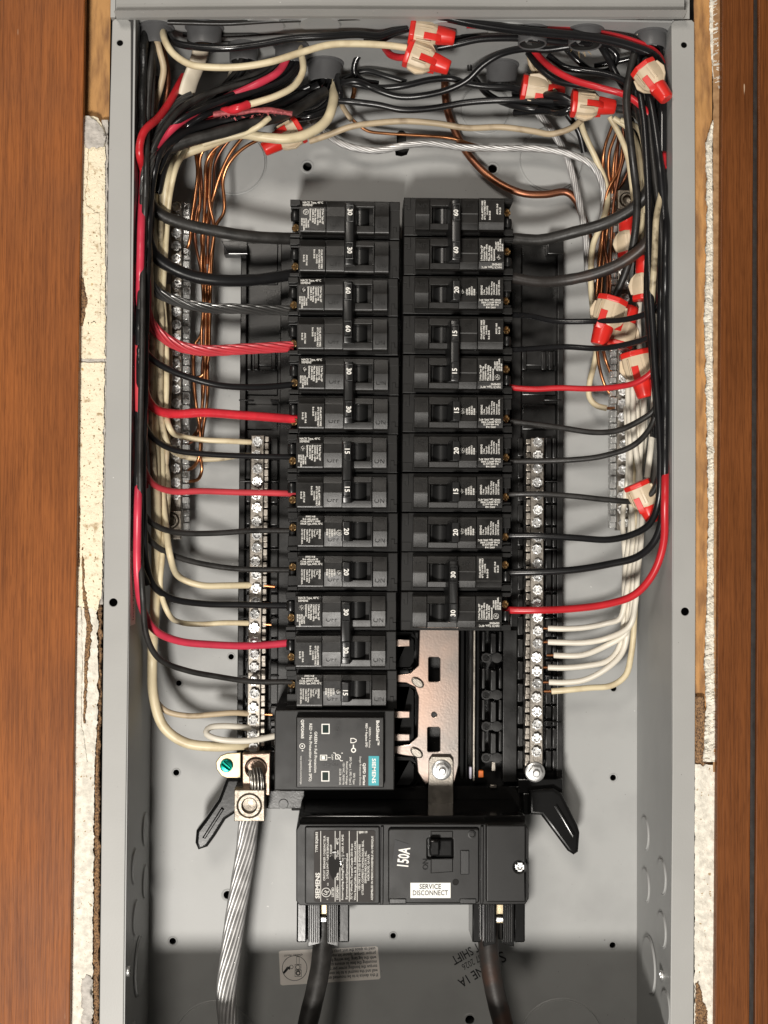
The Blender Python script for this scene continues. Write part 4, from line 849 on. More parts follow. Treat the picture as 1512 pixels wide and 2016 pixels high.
c = P(1023, 1706, 15); put('cover_screw', SCREW_S, None, mb, c)
c = P(929, 1643, 13.4); put('corner_boss', lathe([(2.6 * mm, 0.2 * mm), (2.6 * mm, -0.5 * mm), (1.6 * mm, -0.6 * mm), (1.4 * mm, 0.0)], 16), 'breaker', mb, c)
st150 = obj('rating_sticker', pextr([[(778, 1653), (805, 1662), (804, 1711), (772, 1704)]], 13.3, 0.12, 0), 'ink', mb)
c = P(790, 1707, 13.1); me = text_mesh("150A", 9.8 * mm, bold=0.22 * mm)
obj('rating_text', place_text([(me, P(793.5, 1709, 13.1).x, 13.1 * mm, P(793, 1709, 13.1).z, 84, 0.60)]), 'printb', st150)
sd = obj('service_sticker', pextr([rc(808, 1738, 887, 1768)], 13.25, 0.15, 0), 'whitesticker', mb)
obj('service_text', place_text([(text_mesh("SERVICE", 4.35 * mm, 'CENTER', bold=0.05 * mm), P(847, 1745.5, 13).x, 13.1 * mm, P(847, 1746, 13).z, 0, 0.86), (text_mesh("DISCONNECT", 4.35 * mm, 'CENTER', bold=0.05 * mm), P(847, 1758, 13).x, 13.1 * mm, P(847, 1758.5, 13).z, 0, 0.80)]), 'ink', sd)
rl = obj('rating_label', pextr([rr(618, 1635, 739, 1776, 5)], 14.3, 0.25, 0), mat('dark_brown_label', (0.022, 0.017, 0.0145), 0.5, var=0.3, vscale=120, spec=0.2), mb)
T = [fit_text("SIEMENS", 625.5, 1769, 1718, 8.0, 14.2, 0.12), fit_text("TYPE EQ8693", 623.5, 1678, 1638, 4.6, 14.2, 0.05), fit_text("CIRCUIT BREAKER / DISJONCTEUR", 638.5, 1734, 1645, 3.8, 14.2, 0.03), fit_text("2 POLE UNIT / UNITE BIPOLAIRE", 645, 1730, 1648, 3.8, 14.2, 0.03),
     fit_text("ISSUE NO. 018169", 651.5, 1710, 1663, 3.8, 14.2, 0.03), fit_text("c", 644, 1772, 1769, 4.0, 14.2), fit_text("us", 645, 1744, 1738, 4.0, 14.2), fit_text("LISTED", 655.3, 1766, 1747, 4.4, 14.2, 0.04),
     fit_text("120/240V~", 664.4, 1772, 1742, 4.4, 14.2, 0.05), fit_text("60Hz", 664.4, 1733, 1718, 4.4, 14.2, 0.05), fit_text("Type", 664.4, 1688, 1674, 4.0, 14.2, 0.03), fit_text("40°C", 664.4, 1663, 1650, 4.4, 14.2, 0.05), fit_text("Interrupting Rating/Pouvoir 22,000 A RMS", 674, 1772, 1643, 3.8, 14.2, 0.03),
     fit_text("Symmetrical/Symetriques", 682.5, 1771, 1680, 3.8, 14.2, 0.03), fit_text("75°C Wire/Fil, Torque/Couple 250 lb-po", 692, 1771, 1661, 3.8, 14.2, 0.03), fit_text("Wire Range/Calibre de fil  1-300kcmil CU/AL", 699, 1772, 1655, 3.8, 14.2, 0.03),
     fit_text("USE ONLY IN LISTED ENCLOSURES", 707.5, 1753, 1662, 3.8, 14.2, 0.03), fit_text("UTILISER COFFRETS HOMOLOGUES SEUL.", 714, 1762, 1654, 3.8, 14.2, 0.03), fit_text("SIEMENS INDUSTRY, INC.", 719.8, 1739, 1675, 3.8, 14.2, 0.03), fit_text("NORCROSS, GA USA", 725.4, 1734, 1682, 3.8, 14.2, 0.03),
     fit_text("ASSEMBLED IN MEXICO/ASSEMBLE AU MEXIQUE", 732.4, 1772, 1646, 3.8, 14.2, 0.03)]
c = P(706, 1638.5, 14.2); T.append((text_mesh("SJ00119", 1.9 * mm, bold=0.05 * mm), c.x, 14.2 * mm, c.z, 0, 0.9))
c = P(642.2, 1757, 14.2); T.append((text_mesh("UL", 3.6 * mm, 'CENTER', bold=0.05 * mm), c.x, 14.2 * mm, c.z, 60, 0.8))
obj('printed_text', place_text(T), 'print', rl)
bm = bmesh.new()
for pp in ([rc(630.8, 1636, 632, 1775)], [rc(659.2, 1636, 660.4, 1775)], [rc(668.6, 1636, 669.8, 1775)], [rc(687, 1636, 688.2, 1775)], [rc(702.7, 1636, 703.9, 1775)], [circ(642.2, 1757, 9.2, 28), circ(642.2, 1757, 8.0, 28)]):
    bm.from_mesh(flat_poly(pp, 14.2))
me = bpy.data.meshes.new('rules'); bm.to_mesh(me); bm.free(); obj('printed_rules', me, 'print', rl)
# torn spot in the label with bright curled metal showing
bm = bmesh.new()
for k in range(11):
    a = P(664 + random.uniform(-9, 14), 1688 + random.uniform(-9, 10), 13.4 - random.uniform(0, 1.0)); b_ = a + Vector((random.uniform(-3, 3), random.uniform(-1, 0.5), random.uniform(-2.5, 2.5))) * mm
    e = Vector((random.uniform(-1, 1), random.uniform(-1, 1), random.uniform(-1, 1))) * 0.9 * mm
    bm.faces.new([bm.verts.new(q) for q in (a, b_, b_ + e, a + e * 0.7)])
obj('torn_foil', mesh_bm(bm), 'zinc', rl)
obj('torn_patch', flat_poly([[(647, 1690), (652, 1684), (660, 1692), (672, 1693), (676, 1700), (668, 1709), (662, 1724), (656, 1733), (650, 1722), (646, 1706)]], 14.1), 'dark', rl)
# cable lug housings under the main breaker
for x0, gx, w_ in ((584, 631, 0), (930, 977, 0)):
    bl = [(x0 + 0, x0 + 20), (x0 + 82, x0 + 104)]
    for a, b_ in bl: obj('lug_shroud', pbox(a, 1776, b_, 1856, 46, 26, 0.0010), 'gloss', mb)
    for a, b_ in ((x0 + 22, x0 + 46), (x0 + 60, x0 + 82)):
        pl = obj('ribbed_guard', pextr([[(a, 1778), (b_, 1778), (b_, 1858 if a < x0 + 40 else 1864), (a, 1864 if a < x0 + 40 else 1858)]], 37, 6, 0.0004), 'gloss', mb)
        for k in range(5): obj('rib', pbox(a + 2 + k * (b_ - a - 3) / 5, 1780, a + 3.6 + k * (b_ - a - 3) / 5, 1856, 36.2, 1.6, 0.0002), 'breaker', pl)
    obj('lug', pbox(x0 + 46, 1780, x0 + 60, 1818, 46, 10, 0.0006), 'brasstab', mb); obj('lug_tip', pbox(x0 + 47, 1806, x0 + 59, 1816, 42, 5, 0.0006), 'zinc', mb)
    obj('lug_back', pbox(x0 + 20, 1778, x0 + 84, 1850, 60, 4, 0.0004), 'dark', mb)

# ================================================================== cable connectors on the top wall
GC = 'cable connectors in the top wall'
def collar(px, d, label, r=10.0, h=12.0, steel=False):
    x = P(px, 80, d).x; base = Vector((x, d * mm, ZT))
    t = thing('cable_connector', label, 'cable connector', base, GC, world=False)
    r *= mm; h *= mm
    obj('collar', lathe([(r * 1.12, 0), (r * 1.12, -1.2 * mm), (r, -1.6 * mm), (r * 0.97, -h), (r * 0.90, -h - 0.6 * mm), (r * 0.84, -h)], 30, 'Z', cap=False), 'collar' if not steel else 'steel', t, loc=Vector((0, 0, 0)))
    obj('throat', lathe([(r * 0.85, -h), (r * 0.82, -h * 0.34), (0.1 * mm, -h * 0.34)], 24, 'Z', cap=False), 'dark', t, loc=Vector((0, 0, 0)))  # shade inside the collar, put into a near-black colour
    for a in (20, 110, 200, 290):                       # the springy fingers inside
        bm = bmesh.new(); vs_ = []
        for k in range(5):
            for s in (-1, 1):
                an = R(a + s * 24); q = r * (0.78 - 0.09 * k)
                vs_.append(bm.verts.new((q * math.cos(an), q * math.sin(an), -h * 0.35 - (h * 0.56) * k / 4)))
        for k in range(4): bm.faces.new((vs_[2 * k], vs_[2 * k + 1], vs_[2 * k + 3], vs_[2 * k + 2]))
        bmesh.ops.solidify(bm, geom=list(bm.faces), thickness=0.5 * mm)
        obj('finger', mesh_bm(bm), 'collarlt', t, loc=Vector((0, 0, 0)))
    return t
collar(308, 22, 'grey plastic connector in the top left corner with white wires leaving it')
collar(402, 20, 'grey plastic connector gripping the flat white cable at top left', 11, 13)
collar(480, 50, 'grey plastic connector third from the left wall, behind the long black wire', 9.5, 11)
collar(573, 48, 'grey plastic connector fourth from the left, red and black wires leaving it', 10.5, 13)
collar(640, 78, 'grey plastic connector fifth from the left, set near the back wall', 11.5, 14)
collar(988, 76, 'grey plastic connector near the back wall right of the red-tipped pair', 10.5, 15)
collar(1048, 16, 'dark connector at the upper right, left of the torn paper tuft', 9.5, 9)
collar(1152, 16, 'dark connector at the upper right, above the torn paper tuft', 11, 9)
collar(1282, 18, 'dark connector in the top right corner with two white cables', 9.5, 10)

# ================================================================== wires
K = 'thin branch circuit wires'
GL, GRt = 'branch wires landing on the left breakers', 'branch wires landing on the right breakers'
W = wire
# --- left breakers, from the top down
W('thick dull black wire on the upper pole of the top left double-pole 30', [(588, 471, 62), (575, 470, 60), (500, 466, 52), (430, 456, 47), (360, 440, 42), (315, 420, 37), (291, 393, 33), (284, 355, 30), (300, 312, 28), (350, 285, 30), (420, 265, 34), (500, 243, 42), (570, 222, 52), (640, 180, 68)], 3.9, 'wblackdull', group=GL, bumps=0.08)
W('thick black wire on the lower pole of the top left double-pole 30', [(588, 541, 62), (575, 541, 60), (500, 551, 52), (430, 552, 46), (370, 541, 42), (315, 512, 36), (290, 480, 30), (280, 430, 26), (280, 380, 24), (296, 325, 24), (345, 268, 28), (420, 243, 36), (500, 225, 46), (560, 205, 58), (630, 170, 70)], 3.9, 'wblack', group=GL, bumps=0.06)
W('grey-black twisted strand wire on the upper pole of the left double-pole 60', [(586, 613, 62), (570, 612, 60), (480, 608, 52), (400, 605, 46), (340, 590, 42), (304, 570, 36), (284, 540, 28), (276, 490, 22), (274, 420, 18), (282, 350, 18), (303, 290, 22), (330, 235, 26), (352, 205, 30), (375, 188, 34)], 3.5, 'wgrey', group=GL, lobes=8, depth=0.36, pitch=0.075)
W('pinkish red twisted strand wire on the lower pole of the left double-pole 60', [(576, 682, 60), (480, 687, 52), (400, 690, 46), (350, 680, 42), (312, 655, 36), (288, 622, 28), (276, 580, 22), (272, 520, 14)], 3.7, 'wsred', group=GL, lobes=8, depth=0.32, pitch=0.075)
W('thin black wire on the upper pole of the second left double-pole 30', [(590, 756, 62), (575, 757, 60), (500, 762, 52), (430, 758, 46), (370, 742, 42), (322, 722, 36), (290, 697, 28), (276, 660, 18), (273, 590, 18), (280, 500, 26), (283, 420, 26), (290, 335, 22), (318, 270, 20), (370, 225, 26), (450, 190, 34), (530, 160, 42), (572, 128, 46), (582, 92, 46)], 2.15, 'wblack', group=GL)
W('bright red taped wire on the lower pole of the second left double-pole 30', [(592, 826, 62), (578, 825, 60), (480, 818, 52), (400, 812, 46), (345, 814, 42), (312, 808, 36), (292, 790, 28), (281, 760, 20), (272, 700, 12)], 3.0, 'tape', group=GL, bumps=0.05)
W('thin black wire on the upper pole of the left double-pole 15', [(588, 900, 62), (572, 900, 60), (480, 898, 54), (400, 893, 48), (340, 884, 42), (302, 862, 34), (283, 830, 24), (271, 780, 14), (266, 690, 9), (272, 590, 14), (279, 480, 30), (286, 380, 28), (300, 310, 24), (340, 248, 20), (410, 210, 28), (500, 180, 38), (560, 155, 44), (590, 120, 46)], 1.9, 'wblack', group=GL)
W('pale red wire on the lower pole of the left double-pole 15', [(586, 972, 62), (574, 972, 60), (480, 970, 54), (400, 967, 48), (340, 968, 42), (303, 955, 32), (284, 928, 22), (272, 880, 12), (264, 800, 7), (261, 720, 5), (262, 660, 5)], 2.1, 'wsred', group=GL)
W('thin black wire on the upper left single-pole 20 breaker', [(588, 1045, 62), (572, 1045, 60), (500, 1045, 55), (420, 1050, 48), (350, 1048, 40), (310, 1036, 32), (286, 1014, 24), (276, 970, 16), (272, 880, 12), (275, 760, 12), (278, 640, 12), (280, 520, 12), (284, 420, 12), (290, 320, 12), (298, 220, 14), (300, 130, 18), (300, 70, 22)], 1.9, 'wblackdull', group=GL)
W('thin black wire on the lower left single-pole 20 breaker', [(588, 1122, 62), (572, 1122, 60), (480, 1121, 54), (410, 1112, 48), (350, 1096, 40), (305, 1073, 30), (285, 1045, 22), (274, 990, 12), (268, 900, 8), (270, 780, 9), (274, 660, 9), (277, 540, 9), (279, 420, 10), (286, 340, 12), (310, 275, 16), (350, 220, 22), (386, 195, 28), (440, 175, 34), (520, 150, 42), (560, 110, 46)], 1.9, 'wblackdull', group=GL)
W('black wire on the upper pole of the lowest left double-pole 30', [(588, 1192, 62), (572, 1192, 60), (480, 1190, 54), (400, 1189, 47), (340, 1180, 38), (304, 1155, 28), (289, 1110, 20), (284, 1040, 12), (281, 940, 10), (283, 820, 10), (286, 700, 11), (289, 580, 12), (291, 470, 13), (296, 390, 15), (308, 320, 18), (330, 270, 22)], 2.2, 'wblack', group=GL)
W('long rosy red wire sweeping up the left wall from the lowest left double-pole 30', [(586, 1263, 62), (574, 1265, 60), (500, 1272, 54), (420, 1270, 46), (350, 1262, 38), (304, 1240, 28), (279, 1195, 18), (266, 1130, 7), (259, 1040, 4), (262, 950, 8), (276, 860, 26), (282, 760, 34), (278, 670, 28), (266, 590, 8), (268, 540, 7), (269, 495, 8), (267, 455, 9), (270, 415, 11), (278, 345, 14), (300, 300, 18), (330, 262, 22), (370, 230, 26), (430, 200, 32), (500, 168, 38), (548, 140, 42), (566, 110, 45), (568, 82, 48)], 2.5, 'wpink', group=GL)
W('long slim black wire crossing the left bundle to the single 15 above the surge module', [(584, 1342, 60), (560, 1342, 58), (500, 1341, 54), (430, 1332, 46), (370, 1321, 38), (315, 1298, 28), (288, 1250, 16), (281, 1180, 8), (277, 1080, 5), (276, 960, 4), (277, 840, 4), (279, 720, 4), (281, 600, 5), (283, 480, 6), (287, 360, 8), (290, 250, 10), (295, 150, 14), (304, 72, 22)], 1.9, 'wblackdull', group=GL)
# --- extra wires inside the left bundle
GB = 'wires bundled down the left wall'
W('red wire from behind the flat white cable down to the left wall', [(362, 150, 40), (350, 172, 34), (332, 204, 26), (312, 232, 16), (285, 258, 6), (268, 284, 2), (259, 304, 1), (264, 335, 16), (274, 380, 32), (282, 430, 42)], 2.5, 'wred', group=GB)
W('dark red wire showing low between the black wires of the left bundle', [(300, 330, 22), (292, 390, 24), (284, 470, 24), (276, 560, 20), (268, 660, 12), (263, 730, 8), (262, 800, 8), (272, 880, 24), (280, 960, 36)], 2.3, 'wpinkdk', group=GB)
W('black bundle wire nearest the left flange at mid height', [(270, 560, 14), (266, 610, 8), (266, 660, 6), (268, 760, 6), (266, 880, 6), (264, 1000, 6), (272, 1100, 10), (290, 1150, 20)], 2.1, 'wblack', group=GB)
W('glossy black bundle wire with a bright streak, left wall at mid height', [(300, 260, 26), (288, 330, 26), (281, 430, 30), (276, 540, 24), (266, 640, 10), (268, 740, 10), (272, 850, 12), (270, 960, 12), (274, 1060, 14)], 2.0, 'wgloss', group=GB)
W('black bundle wire running up beside the flat white cable', [(345, 205, 34), (322, 250, 28), (300, 310, 22), (288, 400, 20), (282, 520, 20), (280, 650, 20), (279, 780, 18), (278, 900, 16)], 2.4, 'wblackdull', group=GB)
W('tarry black wire hanging from the top left corner connector', [(288, 70, 18), (282, 110, 16), (276, 150, 16), (282, 190, 18), (276, 230, 14), (268, 280, 8)], 2.6, 'wasphalt', group=GB, bumps=0.35)
W('dark brown paper-wrapped wire beside the hanging white wire, top left', [(314, 62, 24), (322, 100, 28), (330, 140, 32), (328, 190, 34), (316, 240, 32), (305, 300, 28)], 1.7, 'copperdk', group=GB)
W('thin black wire slanting from the left bundle up to the third connector', [(300, 330, 30), (330, 285, 34), (380, 235, 40), (430, 180, 48), (470, 130, 54), (480, 95, 54)], 1.8, 'wblackdull', group=GB)
W('black wire looping under the fourth connector into the left bundle', [(596, 90, 48), (592, 125, 48), (560, 165, 46), (500, 192, 42), (430, 216, 36), (380, 240, 32), (340, 280, 28), (310, 340, 26)], 2.2, 'wgloss', group=GB)
W('black wire leaving the fifth connector leftwards, upper of three', [(640, 150, 78), (625, 168, 76), (580, 185, 70), (520, 195, 60), (450, 215, 50), (390, 245, 42)], 2.2, 'wblack', group=GB)
W('glossy black wire leaving the fifth connector leftwards, middle of three', [(650, 152, 76), (640, 190, 72), (600, 212, 64), (540, 212, 58), (480, 222, 52), (420, 244, 46)], 2.4, 'wgloss', group=GB)
W('glossy black wire leaving the fifth connector leftwards, lowest of three', [(655, 155, 76), (648, 200, 70), (610, 224, 62), (560, 220, 58), (500, 212, 54)], 2.4, 'wgloss', group=GB)
# --- top left long runs
W('long black wire arching along the top from the left corner to the red-tipped pair', [(322, 58, 20), (332, 70, 18), (345, 84, 14), (382, 92, 12), (447, 95, 10), (503, 88, 10), (578, 75, 10), (640, 72, 10), (704, 69, 12), (745, 72, 14), (775, 62, 14), (802, 56, 14)], 2.3, 'wgloss', group=K)
W('long white wire swooping from the top left corner to the red-tipped pair', [(317, 46, 22), (320, 60, 18), (328, 85, 12), (345, 108, 8), (375, 127, 6), (405, 132, 5), (465, 132, 5), (530, 122, 5), (590, 105, 6), (650, 89, 8), (705, 86, 10), (760, 88, 12), (800, 94, 14)], 2.2, 'wcream', group=K)
W('white wire hanging down from the top left corner connector', [(301, 46, 24), (307, 70, 22), (314, 100, 22), (322, 135, 24), (316, 170, 28), (306, 205, 32), (302, 240, 36)], 2.1, 'wtan', group=K)
W('white wire with red tape leaving the fourth connector', [(588, 82, 46), (594, 110, 40), (596, 140, 36), (580, 168, 34), (545, 188, 32), (510, 200, 32), (485, 207, 32)], 2.2, 'wcream', group=K)
tp = W('red taped stretch of wire trailing shredded red insulation, upper left', [(488, 206, 31), (465, 214, 31), (430, 219, 32), (395, 224, 32), (350, 240, 30), (325, 262, 28), (310, 300, 26)], 2.7, 'tape', group=K, bumps=0.25)
bm = bmesh.new()
for k in range(30):
    x = 420 + k * 5.0 + random.uniform(-2, 2); y = 226 + random.uniform(-3, 4) + 4 * math.sin(k * 0.16); d = 30 + random.uniform(-2, 3)
    a = P(x, y, d); b_ = P(x + random.uniform(-7, 9), y + random.uniform(0, 4.5), d + random.uniform(-2, 2)); e = Vector((random.uniform(.3, 1.2), random.uniform(-.6, .6), random.uniform(-.4, .6))) * 1.6 * mm
    bm.faces.new([bm.verts.new(q) for q in (a, b_, b_ + e * 0.4, a + e)])
shr = obj('torn_sleeve', mesh_bm(bm), mat('shredded_pink', (0.62, 0.16, 0.17), 0.6, var=0.4, vscale=500), tp)
bm = bmesh.new(); tube_bm(bm, world_path([(575, 224, 36), (530, 217, 34), (480, 219, 33), (420, 224, 33)], 1.6 * mm), 2.6 * mm, 10, flat=0.6, bumps=0.5, seed=3)
obj('split_sleeve', mesh_bm(bm), mat('split_pink', (0.55, 0.12, 0.13), 0.55, var=0.5, vscale=300, bump=0.6), tp)
W('thick cream neutral wire looping from the fifth connector all the way down left', [(657, 158, 76), (656, 200, 66), (640, 240, 56), (600, 266, 50), (560, 274, 48), (515, 270, 48), (470, 264, 50), (410, 284, 58), (355, 306, 62), (332, 345, 38), (322, 420, 40), (312, 520, 42), (307, 650, 44), (304, 800, 44), (306, 950, 42), (309, 1080, 38), (304, 1200, 34), (300, 1300, 56), (302, 1370, 54), (322, 1430, 55), (365, 1462, 57), (425, 1470, 58), (470, 1467, 62), (492, 1466, 68)], 3.3, 'wcream', name='neutral_wire', group='neutral wires')
GW = 'neutral wires down the left side'
W('cream wire crossing over the black cables below the torn red sleeve', [(530, 232, 40), (510, 248, 38), (480, 262, 38), (440, 272, 40), (400, 284, 46)], 1.9, 'wcream', group=GW)
W('cream neutral wire on the topmost screw of the left neutral bar', [(366, 294, 56), (345, 335, 34), (334, 385, 38), (329, 430, 40), (325, 500, 42), (321, 580, 42), (327, 680, 42), (328, 760, 42), (327, 815, 40), (335, 845, 36), (360, 860, 60), (400, 866, 60), (450, 868, 62), (496, 871, 68)], 1.9, 'wcream', name='neutral_wire', group=GW)
W('soiled cream neutral wire dipping to the second screw of the left neutral bar', [(310, 340, 36), (318, 420, 40), (314, 520, 44), (318, 640, 44), (316, 740, 44), (318, 820, 42), (330, 870, 40), (355, 896, 66), (390, 904, 66), (430, 904, 66), (470, 898, 68), (496, 897, 70)], 1.9, 'waged', name='neutral_wire', group=GW)
W('cream neutral wire bending into the left neutral bar beside the lower single 20', [(300, 330, 32), (305, 430, 38), (302, 560, 44), (310, 700, 48), (318, 850, 48), (322, 980, 44), (328, 1040, 38), (336, 1095, 32), (356, 1138, 56), (395, 1152, 58), (445, 1153, 62), (494, 1152, 68)], 2.2, 'wcream', name='neutral_wire', group=GW, bare=[(520, 1153, 70), (541, 1155, 70)])
W('cream neutral wire bending into the left neutral bar between black and rosy wires', [(306, 500, 46), (300, 650, 48), (306, 800, 48), (315, 950, 46), (320, 1080, 40), (316, 1160, 34), (330, 1205, 32), (360, 1227, 60), (400, 1229, 62), (440, 1226, 64), (492, 1227, 68)], 1.8, 'wcream', name='neutral_wire', group=GW, bare=[(520, 1229, 70), (534, 1230, 70)])
W('cream neutral wire on the lower left neutral bar, level with the surge module top', [(320, 600, 48), (324, 720, 50), (330, 850, 50), (322, 960, 48), (312, 1080, 44), (302, 1200, 38), (298, 1300, 60), (304, 1370, 58), (325, 1398, 58), (370, 1409, 60), (420, 1406, 62), (460, 1403, 64), (491, 1405, 68)], 1.9, 'wtan', name='neutral_wire', group=GW, bare=[(515, 1406, 70), (536, 1407, 70)])
W('soiled cream neutral wire deep behind the left black bundle', [(330, 560, 54), (334, 680, 56), (332, 780, 56), (320, 880, 54), (312, 1000, 50), (318, 1100, 46), (308, 1180, 42), (300, 1280, 64)], 1.9, 'waged', name='neutral_wire', group=GW)
W('soiled cream neutral wire slanting across the left white bundle', [(296, 420, 34), (306, 520, 42), (298, 640, 44), (302, 760, 46), (312, 860, 48), (330, 940, 48), (326, 1040, 44), (312, 1140, 40)], 2.0, 'waged', name='neutral_wire', group=GW)
W('soiled cream neutral wire along the left wall behind the red wires', [(292, 460, 24), (296, 560, 34), (300, 700, 40), (296, 820, 40), (304, 940, 42), (310, 1060, 42), (304, 1160, 38)], 1.9, 'waged', name='neutral_wire', group=GW)
W('white lead of the surge protector doubling back in a loop to the left neutral bar', [(560, 1446, 60), (540, 1449, 56), (495, 1457, 52), (450, 1457, 50), (420, 1452, 50), (405, 1443, 52), (410, 1433, 55), (435, 1429, 58), (470, 1431, 62), (494, 1434, 68)], 2.0, 'wwhite', name='neutral_wire', group=GW)
# --- top middle
W('tan wire crossing behind the top from the left loop to the red-tipped connector', [(610, 278, 78), (640, 268, 74), (690, 250, 70), (740, 243, 70), (800, 239, 70), (860, 243, 70), (920, 252, 70), (990, 250, 70), (1050, 258, 66), (1085, 264, 62), (1125, 252, 56), (1145, 236, 48)], 2.1, 'wtan', group=K)
W('bare copper ground wire branching from a split cable jacket at top centre', [(690, 232, 82), (705, 245, 82), (725, 258, 84), (760, 263, 86), (830, 267, 88), (890, 272, 88), (930, 284, 88), (960, 292, 90)], 1.1, 'copper', name='copper_wire', cat='ground wire')
W('split tan paper sleeve at top centre', [(664, 178, 80), (672, 205, 80), (682, 222, 80), (694, 238, 82)], 2.4, 'wtan', name='paper_sleeve', cat='cable sleeve', flat=0.6)
W('bare copper ground tail beside the split sleeve', [(690, 205, 82), (696, 185, 80), (698, 160, 80)], 1.6, 'copper', name='copper_wire', cat='ground wire')
W('black wire sagging across top centre, lower run', [(655, 198, 66), (690, 200, 66), (740, 206, 66), (790, 216, 66), (850, 213, 66), (920, 202, 64), (1000, 197, 60), (1070, 199, 52), (1130, 200, 44)], 2.2, 'wblack', group=K)
W('black wire sagging across top centre, middle run crossing upwards to the right', [(660, 168, 72), (700, 160, 70), (745, 178, 68), (785, 190, 68), (830, 189, 66), (880, 178, 64), (920, 158, 60), (950, 128, 54), (985, 106, 48), (1030, 96, 40), (1075, 98, 36), (1120, 92, 32), (1180, 84, 30)], 2.2, 'wblack', group=K)
W('black wire sagging across top centre, upper run', [(655, 160, 72), (690, 164, 70), (740, 172, 70), (790, 170, 70), (850, 157, 70), (890, 155, 70), (920, 165, 68), (960, 171, 66), (1000, 172, 62), (1025, 178, 58)], 2.2, 'wblack', group=K)
W('thick glossy black wire looping at top centre and running along to the right wall', [(712, 95, 60), (700, 70, 40), (698, 48, 20), (712, 30, 8), (745, 23, 3), (800, 22, 2), (860, 30, 3), (930, 45, 4), (1010, 58, 5), (1090, 66, 6), (1170, 74, 7), (1240, 90, 8), (1290, 112, 9), (1318, 140, 10), (1322, 200, 10), (1318, 300, 10)], 2.9, 'wgloss', group=K)
W('dark red wire following the thick glossy black one to the right wall', [(770, 68, 30), (800, 55, 26), (850, 44, 20), (900, 47, 14), (980, 52, 12), (1080, 57, 12), (1170, 64, 12), (1240, 80, 12), (1285, 100, 12), (1310, 125, 12), (1320, 170, 12)], 2.4, 'wred', group=K)
W('black wire from the red-tipped pair curving right under the glossy one', [(862, 94, 20), (890, 88, 18), (940, 77, 16), (1000, 75, 16), (1060, 78, 18), (1110, 84, 20), (1160, 86, 24), (1200, 88, 28)], 2.2, 'wblack', group=K)
W('thin black wire rising from the red-tipped pair, upper strand', [(880, 80, 24), (930, 70, 26), (975, 62, 28), (1010, 55, 30)], 1.8, 'wblack', group=K)
W('black wire bowing above the back connector to the top wall', [(925, 140, 80), (925, 122, 78), (940, 105, 70), (970, 85, 60), (1000, 65, 40)], 1.7, 'wblackdull', group=K)
W('big black loop of wire against the back, top centre', [(800, 60, 60), (760, 74, 62), (720, 96, 66), (700, 120, 70), (698, 145, 74), (715, 160, 76), (745, 165, 78)], 2.1, 'wgloss', group=K)
W('black wire entering the upper red-tipped connector of the pair', [(720, 78, 30), (745, 80, 24), (775, 66, 20), (805, 56, 18)], 2.2, 'wblack', group=K)
W('short red wire entering the upper red-tipped connector of the pair', [(765, 62, 34), (785, 50, 26), (806, 46, 20)], 2.3, 'wred', group=K)
W('short red wire entering the lower red-tipped connector of the pair', [(758, 95, 36), (770, 108, 28), (788, 113, 22), (802, 113, 18)], 2.3, 'wred', group=K)
for i, (y0, dd) in enumerate(((36, 8), (60, 30), (70, 44))):
    W(('thin black wire lying along the top wall, nearest the front', 'thin black wire lying along the top wall, second from the front', 'thin black wire lying along the top wall, nearest the back')[i], [(330 + 30 * i, y0 + 8, dd), (440, y0 + 10 - i, dd), (540, y0 + 4, dd), (620, y0 + 2, dd), (700, y0 - 1 + i, dd), (760, y0 - 2, dd)], 1.5, 'wblackdull', group='wires along the top wall')
strand_cable('twisted bare aluminium cable drooping across the top to the right ground bar', [(610, 236, 84), (640, 262, 82), (680, 286, 80), (740, 297, 80), (800, 286, 80), (850, 283, 80), (910, 290, 80), (980, 292, 80), (1060, 293, 78), (1120, 303, 76), (1165, 325, 74), (1186, 365, 74), (1188, 410, 76), (1176, 470, 78), (1168, 520, 80), (1172, 555, 80)], 2.5, 7, 1.0, 'alu', 0.05, 'bare aluminium cables', inner=1, name='aluminium_cable', cat='ground cable')
strand_cable('second bare aluminium cable dropping steeply behind the thick black wire, upper right', [(1050, 212, 82), (1085, 255, 82), (1112, 300, 82), (1130, 355, 82), (1145, 420, 80), (1154, 480, 80), (1158, 540, 80), (1166, 575, 80)], 2.5, 7, 1.0, 'alu', 0.06, 'bare aluminium cables', inner=1, name='aluminium_cable', cat='ground cable')
W('thick bare copper grounding wire snaking down at top centre', [(876, 140, 86), (876, 180, 88), (882, 220, 90), (898, 262, 90), (915, 295, 90), (945, 332, 90), (985, 362, 88), (1030, 380, 86), (1075, 382, 86), (1115, 378, 86), (1135, 396, 86), (1148, 430, 88), (1160, 470, 88)], 2.6, 'copperdk', name='grounding_wire', cat='ground wire')
# --- bare copper grounds, left
GG = 'bare copper ground wires on the left'
W('bare copper ground wire nearest the left ground bar, landing high', [(384, 290, 70), (388, 340, 66), (383, 390, 66), (377, 440, 66), (376, 465, 66), (371, 485, 68), (362, 500, 72)], 1.15, 'copper', name='copper_wire', cat='ground wire', group=GG)
W('bright bare copper ground wire with an upper hook, left', [(440, 280, 58), (420, 296, 60), (406, 320, 64), (404, 380, 66), (402, 430, 68), (400, 470, 68), (404, 520, 70), (404, 580, 70), (398, 640, 66), (394, 700, 66), (382, 690, 70), (366, 692, 74)], 1.15, 'copper', name='copper_wire', cat='ground wire', group=GG)
W('bare copper ground wire with a narrow hook beside the bright one, left', [(428, 284, 62), (416, 318, 64), (412, 370, 66), (410, 430, 68), (398, 462, 70), (400, 500, 70), (404, 560, 66), (405, 660, 66), (402, 760, 66), (396, 820, 66), (388, 850, 70), (366, 872, 74)], 1.15, 'copper', name='copper_wire', cat='ground wire', group=GG)
